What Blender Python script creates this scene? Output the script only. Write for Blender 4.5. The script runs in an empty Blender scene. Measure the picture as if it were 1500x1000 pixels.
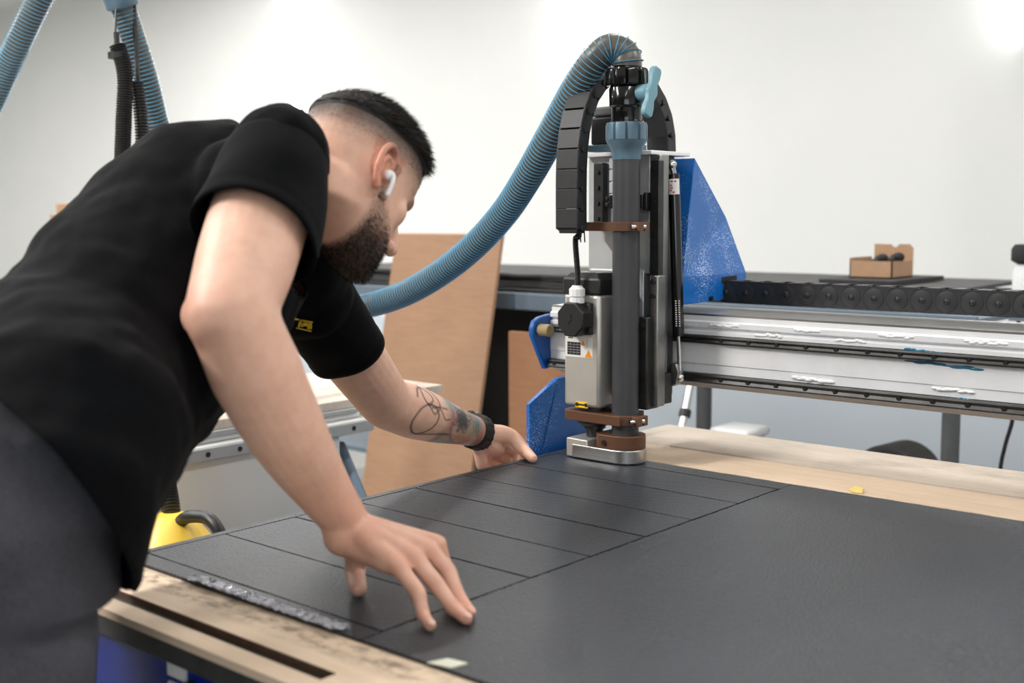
import bpy, bmesh, math, random
import numpy as np
from mathutils import Vector, Matrix, noise

random.seed(7)
SC = bpy.context.scene
COL = SC.collection
PI = math.pi

# ------------------------------------------------------------------ camera
FPX = 1733.0
yaw, pitch, roll = (math.radians(a) for a in (41.3295, 6.08665, -0.3043))
CAMZ = 1.36
FW = Vector((-math.sin(yaw) * math.cos(pitch), math.cos(yaw) * math.cos(pitch), -math.sin(pitch)))
_r = Vector((math.cos(yaw), math.sin(yaw), 0.0))
_u = _r.cross(FW)
RT = _r * math.cos(roll) + _u * math.sin(roll)
UP = RT.cross(FW)
CP = Vector((0, 0, CAMZ))
cam = bpy.data.cameras.new('camera')
cam.sensor_width = 36.0
cam.lens = FPX / 1500.0 * 36.0
cam.dof.use_dof = True
cam.dof.focus_distance = 2.12
cam.dof.aperture_fstop = 3.6
cam.clip_start = 0.05
co = bpy.data.objects.new('camera', cam)
COL.objects.link(co)
co.matrix_world = Matrix(((RT.x, UP.x, -FW.x, CP.x), (RT.y, UP.y, -FW.y, CP.y), (RT.z, UP.z, -FW.z, CP.z), (0, 0, 0, 1)))
SC.camera = co

# ------------------------------------------------------------------ world, light, exposure
SC.view_settings.view_transform = 'Standard'
SC.view_settings.look = 'None'
SC.view_settings.exposure = 0.2
SC.view_settings.gamma = 1.0
SC.view_settings.use_curve_mapping = False
w = bpy.data.worlds.new('world')
SC.world = w
w.use_nodes = True
w.node_tree.nodes['Background'].inputs[0].default_value = (0.93, 0.96, 1.0, 1)
w.node_tree.nodes['Background'].inputs[1].default_value = 0.06
SC.cycles.use_denoising = True
SC.cycles.max_bounces = 8


def area(name, loc, rot, sx, sy, power, col=(1, 0.97, 0.93)):
    l = bpy.data.lights.new(name, 'AREA')
    l.shape = 'RECTANGLE'
    l.size, l.size_y = sx, sy
    l.energy = power
    l.color = col
    o = bpy.data.objects.new(name, l)
    o.location = loc
    o.rotation_euler = rot
    COL.objects.link(o)
    return o


# light of the ceiling tube fittings (the fittings themselves are built further down)
CEIL_Z = 3.3
TUBES = [(-7.0, 0.6), (-7.0, 3.4), (-9.6, 2.0), (-4.2, 0.8), (-4.2, 3.2), (-3.0, -0.9), (-1.9, 0.75), (-2.0, 3.3), (0.4, -1.0), (0.4, 1.0), (0.4, 3.0)]  # far left tubes are unseen, added to brighten the wall there
TPOW = [66, 66, 72, 44, 36, 165, 14, 20, 8, 20, 34]
for (tx, ty), tp in zip(TUBES, TPOW):
    area('tube_light', (tx, ty, CEIL_Z - 0.125), (0, 0, 0), 0.10, 1.4, tp)
# cool fill light added behind the camera; no window is built
area('cool_fill', (1.6, -2.4, 2.1), (math.radians(68), 0, math.radians(30)), 2.4, 1.6, 30, (0.88, 0.94, 1.0))


def at(px, py, D):
    """world point seen at a pixel, at a real distance D along the view axis"""
    return CP + (FW + RT * ((px - 750) / FPX) + UP * ((500 - py) / FPX)) * D


def ray(px, py):
    return FW + RT * ((px - 750) / FPX) + UP * ((500 - py) / FPX)


def onY(px, py, Y):
    d = ray(px, py)
    return CP + d * (Y / d.y)


def onX(px, py, X):
    d = ray(px, py)
    return CP + d * (X / d.x)


def onZ(px, py, Z):
    d = ray(px, py)
    return CP + d * ((Z - CAMZ) / d.z)


# ------------------------------------------------------------------ materials
def srgb(r, g, b):
    def f(c):
        c /= 255.0
        return c / 12.92 if c <= 0.04045 else ((c + 0.055) / 1.055) ** 2.4
    return (f(r), f(g), f(b), 1.0)


class NT:
    def __init__(s, name):
        s.m = bpy.data.materials.new(name)
        s.m.use_nodes = True
        s.t = s.m.node_tree
        s.b = s.t.nodes['Principled BSDF']

    def n(s, typ, **kw):
        nd = s.t.nodes.new(typ)
        for k, v in kw.items():
            setattr(nd, k, v)
        return nd

    def l(s, a, b):
        s.t.links.new(a, b)

    def coord(s, scale=(1, 1, 1), out='Object', rot=(0, 0, 0)):
        tc = s.n('ShaderNodeTexCoord')
        mp = s.n('ShaderNodeMapping')
        mp.inputs['Scale'].default_value = scale
        mp.inputs['Rotation'].default_value = rot
        s.l(tc.outputs[out], mp.inputs[0])
        return mp.outputs[0]

    def noise(s, vec, scale, detail=4, rough=0.55):
        nd = s.n('ShaderNodeTexNoise')
        nd.inputs['Scale'].default_value = scale
        nd.inputs['Detail'].default_value = detail
        nd.inputs['Roughness'].default_value = rough
        s.l(vec, nd.inputs['Vector'])
        return nd.outputs['Fac']

    def ramp(s, fac, stops):
        nd = s.n('ShaderNodeValToRGB')
        el = nd.color_ramp.elements
        el[0].position, el[0].color = stops[0]
        el[1].position, el[1].color = stops[-1]
        for p, c in stops[1:-1]:
            e = el.new(p)
            e.color = c
        s.l(fac, nd.inputs[0])
        return nd.outputs[0]

    def bump(s, h, strength, dist=0.002, prev=None):
        nd = s.n('ShaderNodeBump')
        nd.inputs['Strength'].default_value = strength
        nd.inputs['Distance'].default_value = dist
        s.l(h, nd.inputs['Height'])
        if prev:
            s.l(prev, nd.inputs['Normal'])
        s.l(nd.outputs[0], s.b.inputs['Normal'])
        return nd.outputs[0]


def plain(name, c, rough=0.5, metal=0.0, vary=0.08, scale=30.0, bump=0.0, spec=0.5, stretch=(1, 1, 1), coat=0.0):
    t = NT(name)
    v = t.coord(stretch)
    f = t.noise(v, scale)
    lo = tuple(max(0, x * (1 - vary)) for x in c[:3]) + (1,)
    hi = tuple(min(1, x * (1 + vary)) for x in c[:3]) + (1,)
    t.l(t.ramp(f, [(0.3, lo), (0.7, hi)]), t.b.inputs['Base Color'])
    t.b.inputs['Roughness'].default_value = rough
    t.b.inputs['Metallic'].default_value = metal
    t.b.inputs['Specular IOR Level'].default_value = spec
    t.b.inputs['Coat Weight'].default_value = coat
    if bump:
        t.bump(t.noise(v, scale * 4), bump)
    return t.m


M = {}
M['wall'] = None
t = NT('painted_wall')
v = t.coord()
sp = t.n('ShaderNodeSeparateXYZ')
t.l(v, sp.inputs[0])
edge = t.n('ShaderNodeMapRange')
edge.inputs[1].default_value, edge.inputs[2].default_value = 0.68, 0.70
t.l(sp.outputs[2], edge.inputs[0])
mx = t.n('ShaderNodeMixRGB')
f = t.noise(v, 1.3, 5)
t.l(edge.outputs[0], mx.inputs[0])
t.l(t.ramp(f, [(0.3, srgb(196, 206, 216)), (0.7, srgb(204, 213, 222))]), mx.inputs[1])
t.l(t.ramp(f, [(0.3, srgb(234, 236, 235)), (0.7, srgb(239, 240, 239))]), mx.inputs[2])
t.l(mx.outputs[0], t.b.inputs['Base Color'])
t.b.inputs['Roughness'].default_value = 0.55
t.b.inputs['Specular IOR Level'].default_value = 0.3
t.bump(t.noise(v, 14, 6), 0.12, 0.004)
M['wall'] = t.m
M['ceiling'] = plain('ceiling_paint', srgb(226, 227, 226), 0.8)
M['floor'] = plain('concrete_floor', srgb(150, 150, 147), 0.6, vary=0.15, scale=3, bump=0.1)

# MDF / wood boards
def board(name, c1, c2, stain=None, rough=0.7):
    """fibre or wood board; stain: (colour, threshold lo, hi, scale, [(y centre, half width)...] worn bands along the board)"""
    t = NT(name)
    v = t.coord((1, 1, 1))
    v2 = t.coord((3, 26, 26))
    a = t.noise(v, 5, 5)
    b = t.noise(v2, 3, 4)
    m1 = t.n('ShaderNodeMixRGB')
    m1.inputs[0].default_value = 0.5
    t.l(t.ramp(a, [(0.3, c1), (0.7, c2)]), m1.inputs[1])
    t.l(t.ramp(b, [(0.35, c1), (0.65, c2)]), m1.inputs[2])
    out = m1.outputs[0]
    if stain:
        c, lo, hi, sc, bands = stain
        fac = t.ramp(t.noise(t.coord((1, 1.6, 1)), sc, 6, 0.65), [(lo, (0, 0, 0, 1)), (hi, (1, 1, 1, 1))])
        if bands:
            sp = t.n('ShaderNodeSeparateXYZ')
            t.l(v, sp.inputs[0])
            tot = None
            for yc_, hw in bands:
                d = t.n('ShaderNodeMath', operation='SUBTRACT')
                t.l(sp.outputs[1], d.inputs[0])
                d.inputs[1].default_value = yc_
                ab = t.n('ShaderNodeMath', operation='ABSOLUTE')
                t.l(d.outputs[0], ab.inputs[0])
                mr = t.n('ShaderNodeMapRange')
                mr.inputs[1].default_value, mr.inputs[2].default_value = hw * .4, hw
                mr.inputs[3].default_value, mr.inputs[4].default_value = 1, 0
                t.l(ab.outputs[0], mr.inputs[0])
                if tot is None:
                    tot = mr.outputs[0]
                else:
                    ad = t.n('ShaderNodeMath', operation='ADD')
                    t.l(tot, ad.inputs[0])
                    t.l(mr.outputs[0], ad.inputs[1])
                    tot = ad.outputs[0]
            mu = t.n('ShaderNodeMath', operation='MULTIPLY')
            t.l(fac, mu.inputs[0])
            t.l(tot, mu.inputs[1])
            fac = mu.outputs[0]
        m2 = t.n('ShaderNodeMixRGB')
        t.l(fac, m2.inputs[0])
        t.l(out, m2.inputs[1])
        m2.inputs[2].default_value = c
        out = m2.outputs[0]
    t.l(out, t.b.inputs['Base Color'])
    t.b.inputs['Roughness'].default_value = rough
    t.b.inputs['Specular IOR Level'].default_value = 0.25
    t.bump(t.noise(v, 180, 3), 0.15, 0.001)
    return t.m


M['mdf'] = board('mdf_board', srgb(152, 118, 94), srgb(166, 132, 106))
M['mdf2'] = board('mdf_dark_board', srgb(146, 104, 76), srgb(158, 116, 86))
M['bed'] = board('bed_board', srgb(212, 188, 162), srgb(226, 204, 180), (srgb(146, 128, 108), 0.42, 0.66, 38, [(0.843, 0.034), (1.891, 0.016)]))
M['bedfar'] = board('bed_board_pale', srgb(205, 192, 178), srgb(218, 206, 192), (srgb(176, 164, 152), 0.5, 0.75, 6, None))
M['bedcut'] = plain('board_cut_edge', srgb(150, 112, 84), 0.8, vary=0.15)
M['card'] = plain('cardboard', srgb(178, 142, 112), 0.8, vary=0.06)
M['carddark'] = plain('cardboard_inside', srgb(140, 108, 84), 0.85)

# dark mat: woven sheet
def mat_mat(name, c, rough):
    t = NT(name)
    v = t.coord((1, 1, 1))
    vd = t.coord((1, 1, 1), rot=(0, 0, math.radians(45)))
    wv = t.n('ShaderNodeTexWave')
    wv.inputs['Scale'].default_value = 50
    wv.inputs['Distortion'].default_value = 0.6
    wv.inputs['Detail'].default_value = 1
    t.l(vd, wv.inputs[0])
    vor = t.n('ShaderNodeTexVoronoi')
    vor.inputs['Scale'].default_value = 260
    t.l(v, vor.inputs['Vector'])
    mm = t.n('ShaderNodeMath', operation='MULTIPLY_ADD')
    t.l(wv.outputs['Fac'], mm.inputs[0])
    mm.inputs[1].default_value = 0.6
    t.l(vor.outputs['Distance'], mm.inputs[2])
    big = t.noise(v, 7, 4)
    lo = tuple(x * 0.25 for x in c[:3]) + (1,)
    hi = tuple(x * 2.3 for x in c[:3]) + (1,)
    m1 = t.n('ShaderNodeMixRGB')
    m1.inputs[0].default_value = 0.3
    t.l(t.ramp(mm.outputs[0], [(0.2, lo), (0.9, hi)]), m1.inputs[1])
    t.l(t.ramp(big, [(0.3, tuple(x * .7 for x in c[:3]) + (1,)), (0.75, tuple(x * 1.4 for x in c[:3]) + (1,))]), m1.inputs[2])
    t.l(m1.outputs[0], t.b.inputs['Base Color'])
    t.b.inputs['Roughness'].default_value = rough
    t.b.inputs['Specular IOR Level'].default_value = 0.36
    t.bump(mm.outputs[0], 0.6, 0.0009)
    return t.m


M['slot_shade'] = plain('slot_shade_brown', srgb(82, 60, 44), 0.85, vary=0.2)  # dark brown that puts the shade inside the slot into colour
M['bedplate'] = plain('dark_grey_plate', srgb(58, 57, 56), 0.6, vary=0.2)
M['mat'] = mat_mat('charcoal_mat', srgb(33, 36, 41), 0.38)
M['matbase'] = plain('mat_backing', srgb(16, 16, 17), 0.9)
M['alu'] = plain('brushed_aluminium', srgb(190, 190, 188), 0.32, 1.0, 0.12, 10, 0.05, stretch=(0.5, 30, 30))
M['alu_bright'] = plain('bright_aluminium', srgb(236, 237, 239), 0.34, 0.15, 0.06, 12, 0.04)
M['steel'] = plain('machined_steel', srgb(150, 150, 148), 0.35, 1.0, 0.2, 14, 0.04)
M['steel_dark'] = plain('dark_steel', srgb(66, 66, 66), 0.4, 0.8, 0.25, 20, 0.05)
M['plate'] = plain('silver_plate', srgb(200, 203, 204), 0.42, 0.7, 0.1, 9, 0.05)
M['motor'] = plain('satin_steel_motor', srgb(196, 193, 186), 0.38, 0.65, 0.05, 20, 0.03)
M['black'] = plain('black_plastic', srgb(24, 24, 25), 0.45, vary=0.2)
M['blackgloss'] = plain('glossy_black_plastic', srgb(14, 14, 15), 0.12, vary=0.1, spec=0.6)
M['blackmatte'] = plain('matte_black', srgb(20, 20, 21), 0.7, vary=0.2)
M['chain'] = plain('chain_plastic', srgb(34, 35, 37), 0.5, vary=0.15, scale=60, bump=0.05)
M['tube'] = plain('grey_pvc_tube', srgb(58, 59, 62), 0.45, vary=0.12, scale=20)
M['coupl'] = plain('blue_grey_pvc', srgb(82, 108, 124), 0.4, vary=0.12, scale=20)
M['handle'] = plain('light_blue_plastic', srgb(108, 152, 166), 0.45, vary=0.05)
M['print'] = plain('brown_printed_plastic', srgb(88, 56, 36), 0.5, vary=0.12, scale=8, stretch=(2, 2, 220), bump=0.1)
M['blue'] = None
t = NT('dust_sparkle_blue_paint')
v = t.coord()
vor = t.n('ShaderNodeTexVoronoi')
vor.inputs['Scale'].default_value = 330
t.l(v, vor.inputs['Vector'])
big = t.noise(v, 9, 3)
th = t.n('ShaderNodeMapRange')
th.inputs[1].default_value, th.inputs[2].default_value = 0.40, 0.72
th.inputs[3].default_value, th.inputs[4].default_value = 0.03, 0.42
t.l(big, th.inputs[0])
lt = t.n('ShaderNodeMath', operation='LESS_THAN')
t.l(vor.outputs['Distance'], lt.inputs[0])
t.l(th.outputs[0], lt.inputs[1])
m1 = t.n('ShaderNodeMixRGB')
t.l(lt.outputs[0], m1.inputs[0])
m1.inputs[1].default_value = srgb(6, 94, 172)
m1.inputs[2].default_value = srgb(190, 210, 240)  # pale specks: dust and reflected sparkle, both put into the colour
t.l(m1.outputs[0], t.b.inputs['Base Color'])
t.b.inputs['Roughness'].default_value = 0.38
t.bump(t.noise(v, 260, 2), 0.1, 0.0006)
M['blue_dust_sparkle'] = t.m
M['blue'] = plain('blue_paint', srgb(6, 84, 158), 0.36, vary=0.08, scale=12, bump=0.04)
M['blue_deep'] = plain('deep_blue_paint', srgb(4, 34, 124), 0.4, vary=0.1)
M['rubber'] = plain('rubber_buffer', srgb(150, 132, 96), 0.6)
M['white'] = plain('white_plastic', srgb(228, 230, 230), 0.4, vary=0.03)
M['whitepaint'] = plain('white_painted_steel', srgb(214, 215, 211), 0.45, vary=0.05, scale=4)
M['grey_rail'] = plain('grey_profile', srgb(168, 170, 170), 0.45, 0.3, vary=0.08)
M['slate'] = plain('slate_blue_paint', srgb(104, 118, 132), 0.5, vary=0.06)
M['sheet'] = plain('dark_foam_sheet', srgb(72, 72, 72), 0.75, vary=0.2, scale=12, bump=0.2)
M['sheet2'] = plain('black_foam_sheet', srgb(44, 44, 45), 0.75, vary=0.2, scale=12, bump=0.2)
M['pole'] = plain('grey_painted_tube', srgb(78, 80, 82), 0.5, vary=0.1)
M['hose_body'] = plain('hose_grey', srgb(84, 82, 76), 0.35, vary=0.1, scale=40)
M['hose_rib'] = plain('hose_blue_rib', srgb(92, 152, 182), 0.35, vary=0.05)
M['corr'] = plain('black_corrugated', srgb(26, 26, 27), 0.38, vary=0.1)
M['yellow'] = plain('yellow_plastic', srgb(240, 200, 72), 0.4, vary=0.04)
M['yellowtag'] = plain('yellow_label', srgb(236, 190, 20), 0.5)
M['scrap'] = plain('pale_yellow_paper', srgb(222, 200, 120), 0.6)
M['orange'] = plain('warning_orange', srgb(226, 140, 30), 0.5)
M['labelw'] = plain('label_white', srgb(222, 222, 218), 0.4, vary=0.02)
M['labelred'] = plain('label_red', srgb(190, 60, 50), 0.5)
M['labelb'] = plain('label_black', srgb(30, 30, 34), 0.5)
M['tape'] = plain('clear_tape', srgb(176, 178, 186), 0.14, 0.85, 0.8, 130, 1.0, stretch=(1, 1, 1))
M['masking'] = plain('pale_masking_tape', srgb(214, 214, 196), 0.6)
M['chrome'] = plain('chrome', srgb(215, 215, 215), 0.15, 1.0)
M['grease_blue'] = plain('teal_grease', srgb(40, 110, 140), 0.3)
M['grease'] = plain('white_grease', srgb(238, 238, 236), 0.35)
M['bluegrey'] = plain('blue_grey_steel', srgb(84, 100, 116), 0.45, vary=0.06)
M['wheel'] = plain('dark_roll', srgb(66, 65, 63), 0.8, vary=0.15)


def emis(name, c, s):
    t = NT(name)
    t.b.inputs['Base Color'].default_value = (1, 1, 1, 1)
    t.b.inputs['Emission Color'].default_value = c
    t.b.inputs['Emission Strength'].default_value = s
    return t.m


M['led'] = emis('led_tube', (1.0, 0.99, 0.97, 1), 30.0)
M['ledc'] = emis('led_ceiling_tube', (1.0, 0.97, 0.93, 1), 4.0)

t = NT('black_jersey')
v = t.coord()
t.l(t.ramp(t.noise(v, 160, 3), [(0.3, srgb(5, 6, 8)), (0.7, srgb(10, 11, 14))]), t.b.inputs['Base Color'])
t.b.inputs['Roughness'].default_value = 0.9
t.b.inputs['Specular IOR Level'].default_value = 0.08
t.b.inputs['Sheen Weight'].default_value = 0.02
t.b.inputs['Sheen Roughness'].default_value = 0.4
nb = t.bump(t.noise(v, 900, 2), 0.12, 0.0005)
M['shirt'] = t.m
t = NT('faded_black_denim')
v = t.coord()
vs = t.coord((1, 1, 0.25))
m1 = t.n('ShaderNodeMixRGB')
m1.inputs[0].default_value = 0.5
t.l(t.ramp(t.noise(v, 6, 5), [(0.35, srgb(44, 44, 49)), (0.75, srgb(88, 88, 95))]), m1.inputs[1])
t.l(t.ramp(t.noise(vs, 700, 2), [(0.3, srgb(40, 40, 45)), (0.7, srgb(82, 82, 90))]), m1.inputs[2])
t.l(m1.outputs[0], t.b.inputs['Base Color'])
t.b.inputs['Roughness'].default_value = 0.9
t.bump(t.noise(vs, 800, 2), 0.2, 0.0006)
M['denim'] = t.m
t = NT('skin')
at_ = t.n('ShaderNodeAttribute', attribute_name='tone')
v = t.coord()
m1 = t.n('ShaderNodeMixRGB', blend_type='MULTIPLY')
m1.inputs[0].default_value = 1.0
t.l(at_.outputs['Color'], m1.inputs[1])
t.l(t.ramp(t.noise(v, 55, 5, 0.6), [(0.3, (0.9, 0.84, 0.82, 1)), (0.7, (1, 1, 1, 1))]), m1.inputs[2])
t.l(m1.outputs[0], t.b.inputs['Base Color'])
t.b.inputs['Roughness'].default_value = 0.5
t.b.inputs['Specular IOR Level'].default_value = 0.4
t.b.inputs['Subsurface Weight'].default_value = 0.08
t.b.inputs['Subsurface Radius'].default_value = (0.012, 0.005, 0.003)
t.b.inputs['Subsurface Scale'].default_value = 0.5
t.bump(t.noise(v, 330, 4), 0.16, 0.0012)
M['skin'] = t.m
M['hair'] = plain('dark_brown_hair', srgb(22, 17, 15), 0.75, vary=0.3, scale=60)
M['nail'] = plain('finger_nail', srgb(214, 168, 150), 0.3)
M['eyewhite'] = plain('eye_white', srgb(225, 220, 215), 0.2)
M['iris'] = plain('eye_iris', srgb(50, 34, 24), 0.2)
M['logo'] = plain('yellow_print', srgb(214, 178, 40), 0.7)


# ------------------------------------------------------------------ mesh helper
def perp(d):
    d = d.normalized()
    a = Vector((0, 0, 1)) if abs(d.z) < 0.9 else Vector((1, 0, 0))
    x = d.cross(a).normalized()
    return x, d.cross(x).normalized()


class MB:
    def __init__(s):
        s.v, s.f = [], []

    def add(s, vs, fs):
        k = len(s.v)
        s.v += [tuple(p) for p in vs]
        s.f += [tuple(i + k for i in f) for f in fs]
        return s

    def box(s, x0, x1, y0, y1, z0, z1):
        vs = [(x, y, z) for x in (x0, x1) for y in (y0, y1) for z in (z0, z1)]
        return s.add(vs, [(0, 1, 3, 2), (4, 6, 7, 5), (0, 4, 5, 1), (2, 3, 7, 6), (0, 2, 6, 4), (1, 5, 7, 3)])

    def obox(s, c, ax, ay, az):
        """box from centre and three half-axis vectors"""
        vs = [Vector(c) + ax * i + ay * j + az * k for i in (-1, 1) for j in (-1, 1) for k in (-1, 1)]
        return s.add(vs, [(0, 1, 3, 2), (4, 6, 7, 5), (0, 4, 5, 1), (2, 3, 7, 6), (0, 2, 6, 4), (1, 5, 7, 3)])

    def prism(s, pts, d):
        d = Vector(d)
        n = len(pts)
        vs = [Vector(p) for p in pts] + [Vector(p) + d for p in pts]
        fs = [tuple(range(n)), tuple(range(2 * n - 1, n - 1, -1))]
        fs += [(i, (i + 1) % n, (i + 1) % n + n, i + n) for i in range(n)]
        return s.add(vs, fs)

    def lathe(s, o, axis, prof, seg=24, lobes=0, lob=0.0):
        """prof: list of (height along axis, radius)"""
        o, axis = Vector(o), Vector(axis).normalized()
        x, y = perp(axis)
        vs, fs = [], []
        for h, r in prof:
            for k in range(seg):
                a = 2 * PI * k / seg
                rr = r * (1 + (lob if lobes and k % max(1, seg // max(1, lobes)) == 0 else 0))
                vs.append(o + axis * h + (x * math.cos(a) + y * math.sin(a)) * rr)
        for i in range(len(prof) - 1):
            for k in range(seg):
                k2 = (k + 1) % seg
                fs.append((i * seg + k, i * seg + k2, (i + 1) * seg + k2, (i + 1) * seg + k))
        fs.append(tuple(range(seg))[::-1])
        fs.append(tuple((len(prof) - 1) * seg + k for k in range(seg)))
        return s.add(vs, fs)

    def cyl(s, p0, p1, r, seg=20, r1=None):
        p0, p1 = Vector(p0), Vector(p1)
        return s.lathe(p0, p1 - p0, [(0, r), ((p1 - p0).length, r if r1 is None else r1)], seg)

    def tube(s, pts, rad, seg=12, cap=True):
        pts = [Vector(p) for p in pts]
        n = len(pts)
        rad = rad if isinstance(rad, (list, tuple)) else [rad] * n
        vs, fs = [], []
        x = None
        for i, p in enumerate(pts):
            d = (pts[min(i + 1, n - 1)] - pts[max(i - 1, 0)]).normalized()
            if x is None:
                x, _ = perp(d)
            x = (x - d * x.dot(d)).normalized()
            y = d.cross(x)
            for k in range(seg):
                a = 2 * PI * k / seg
                vs.append(p + (x * math.cos(a) + y * math.sin(a)) * rad[i])
        for i in range(n - 1):
            for k in range(seg):
                k2 = (k + 1) % seg
                fs.append((i * seg + k, i * seg + k2, (i + 1) * seg + k2, (i + 1) * seg + k))
        if cap:
            fs.append(tuple(range(seg))[::-1])
            fs.append(tuple((n - 1) * seg + k for k in range(seg)))
        return s.add(vs, fs)

    def ball(s, c, r, seg=16, ring=10, axes=None):
        c = Vector(c)
        ax = axes or (Vector((1, 0, 0)), Vector((0, 1, 0)), Vector((0, 0, 1)))
        rr = r if isinstance(r, (tuple, list)) else (r, r, r)
        vs, fs = [c + ax[2] * rr[2]], []
        for i in range(1, ring):
            th = PI * i / ring
            for k in range(seg):
                a = 2 * PI * k / seg
                vs.append(c + ax[0] * (rr[0] * math.sin(th) * math.cos(a)) + ax[1] * (rr[1] * math.sin(th) * math.sin(a)) + ax[2] * (rr[2] * math.cos(th)))
        vs.append(c - ax[2] * rr[2])
        for k in range(seg):
            fs.append((0, 1 + k, 1 + (k + 1) % seg))
            for i in range(ring - 2):
                a, b = 1 + i * seg, 1 + (i + 1) * seg
                fs.append((a + k, b + k, b + (k + 1) % seg, a + (k + 1) % seg))
            a = 1 + (ring - 2) * seg
            fs.append((a + k, len(vs) - 1, a + (k + 1) % seg))
        return s.add(vs, fs)

    def mesh(s, name):
        me = bpy.data.meshes.new(name)
        me.from_pydata(s.v, [], s.f)
        bm = bmesh.new()
        bm.from_mesh(me)
        bmesh.ops.recalc_face_normals(bm, faces=bm.faces)
        bm.to_mesh(me)
        bm.free()
        return me

    def build(s, name, mat, parent=None, bevel=0.0, smooth=True):
        me = s.mesh(name)
        me.materials.append(M[mat] if isinstance(mat, str) else mat)
        return link(name, me, parent, bevel, smooth)


def link(name, me, parent=None, bevel=0.0, smooth=True):
    o = bpy.data.objects.new(name, me)
    COL.objects.link(o)
    if smooth:
        me.shade_smooth()
        me.set_sharp_from_angle(angle=math.radians(38))
    if parent:
        o.parent = parent
        o.matrix_parent_inverse = Matrix.Translation(-parent.location) if parent.type == 'EMPTY' and parent.parent is None else Matrix.Identity(4)
    if bevel:
        b = o.modifiers.new('bevel', 'BEVEL')
        b.width = bevel
        b.segments = 2
        b.limit_method = 'ANGLE'
        b.angle_limit = math.radians(40)
    return o


def thing(name, label, cat, loc=(0, 0, 0), group=None):
    o = bpy.data.objects.new(name, None)
    o.empty_display_size = 0.05
    o.location = loc
    COL.objects.link(o)
    return tag(o, label, cat, group)


def tag(o, label, cat, group=None):
    o['label'] = label
    o['category'] = cat
    if group:
        o['group'] = group
    return o


def lab(o, label):
    o['label'] = label
    return o


def struct(o):
    o['kind'] = 'structure'
    return o


def dup(src, parent, mat4):
    c = src.copy()
    COL.objects.link(c)
    c.parent = parent
    c.matrix_parent_inverse = src.matrix_parent_inverse.copy()
    c.matrix_basis = mat4
    return c


def spline(pts, n):
    """Catmull-Rom through points"""
    pts = [Vector(p) for p in pts]
    P = [pts[0] * 2 - pts[1]] + pts + [pts[-1] * 2 - pts[-2]]
    dense = []
    for i in range(1, len(P) - 2):
        for k in range(24):
            u = k / 24
            a, b, c, d = P[i - 1], P[i], P[i + 1], P[i + 2]
            dense.append(0.5 * ((2 * b) + (c - a) * u + (2 * a - 5 * b + 4 * c - d) * u * u + (3 * b - a - 3 * c + d) * u ** 3))
    dense.append(pts[-1])
    L = [0]
    for i in range(1, len(dense)):
        L.append(L[-1] + (dense[i] - dense[i - 1]).length)
    out, j = [], 0
    for k in range(n):
        s = L[-1] * k / (n - 1)
        while j < len(L) - 2 and L[j + 1] < s:
            j += 1
        u = (s - L[j]) / max(1e-9, L[j + 1] - L[j])
        out.append(dense[j].lerp(dense[j + 1], min(1, u)))
    return out, L[-1]


# ================================================================== SETTING
WY = 5.4
struct(MB().box(-12, 3.2, -3.2, WY + 0.3, -0.1, 0).build('floor', 'floor'))
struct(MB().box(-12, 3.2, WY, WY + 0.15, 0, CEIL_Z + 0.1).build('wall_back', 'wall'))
struct(MB().box(-12.1, -11.95, -3.2, WY, 0, CEIL_Z + 0.1).build('wall_left', 'ceiling'))
struct(MB().box(2.9, 3.05, -3.2, WY, 0, CEIL_Z + 0.1).build('wall_right', 'ceiling'))
struct(MB().box(-12, 3.2, -3.2, WY + 0.15, CEIL_Z, CEIL_Z + 0.1).build('ceiling', 'ceiling'))

# vertical LED tubes on the back wall
for i, (px, pz, lb) in enumerate(((432, 2.03, 'white vertical tube lamp glowing on wall above the man\'s back'),
                                  (847, 2.10, 'white vertical tube lamp glowing on wall behind the hose arch'),
                                  (1506, 2.09, 'white vertical tube lamp on wall at the upper right corner'),
                                  (None, 2.09, 'white vertical tube lamp on wall, last of the row at right'))):
    X = onY(px, 100, WY - 0.05).x if px else 0.6
    t_ = thing('wall_lamp', lb, 'lamp', (X, WY, pz), 'tube lamps on the back wall')
    MB().box(X - 0.014, X + 0.014, WY - 0.03, WY, pz, pz + 1.25).build('housing', 'white', t_)
    MB().cyl((X, WY - 0.045, pz + 0.03), (X, WY - 0.045, pz + 1.22), 0.016).build('light_tube', 'led', t_)
    for zz in (pz, pz + 1.22):
        MB().box(X - 0.02, X + 0.02, WY - 0.066, WY - 0.025, zz, zz + 0.03).build('end_cap', 'white', t_, 0.003)

for i, (tx, ty) in enumerate(TUBES):
    t_ = thing('ceiling_lamp', 'white tube fitting under the ceiling, ' + ('front one of the added far left pair', 'rear one of the added far left pair', 'added nearest the left wall', 'left of the white workbench', 'over the leaning tan board', 'over the open floor behind the man', 'above the cutting table', 'above the slate rack', 'over the open floor in front of the table', 'above the right table end', 'rear right by the wall lamp')[i], 'lamp', (tx, ty, CEIL_Z), 'tube fittings under the ceiling')
    MB().box(tx - 0.06, tx + 0.06, ty - 0.72, ty + 0.72, CEIL_Z - 0.05, CEIL_Z).build('housing', 'white', t_, 0.004)
    MB().cyl((tx, ty - 0.7, CEIL_Z - 0.08), (tx, ty + 0.7, CEIL_Z - 0.08), 0.016).build('light_tube', 'ledc', t_)
    for s in (-1, 1):
        MB().box(tx - 0.02, tx + 0.02, ty + s * 0.71 - 0.012, ty + s * 0.71 + 0.012, CEIL_Z - 0.1, CEIL_Z - 0.05).build('end_cap', 'white', t_)

# ================================================================== CUTTING TABLE
TX0, TX1 = -1.515, 0.12
ZT = 0.877
tb = thing('cutting_table', 'long flat bed cutting table with wooden top boards and blue steel frame', 'table', (-0.7, 1.5, 0))
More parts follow.
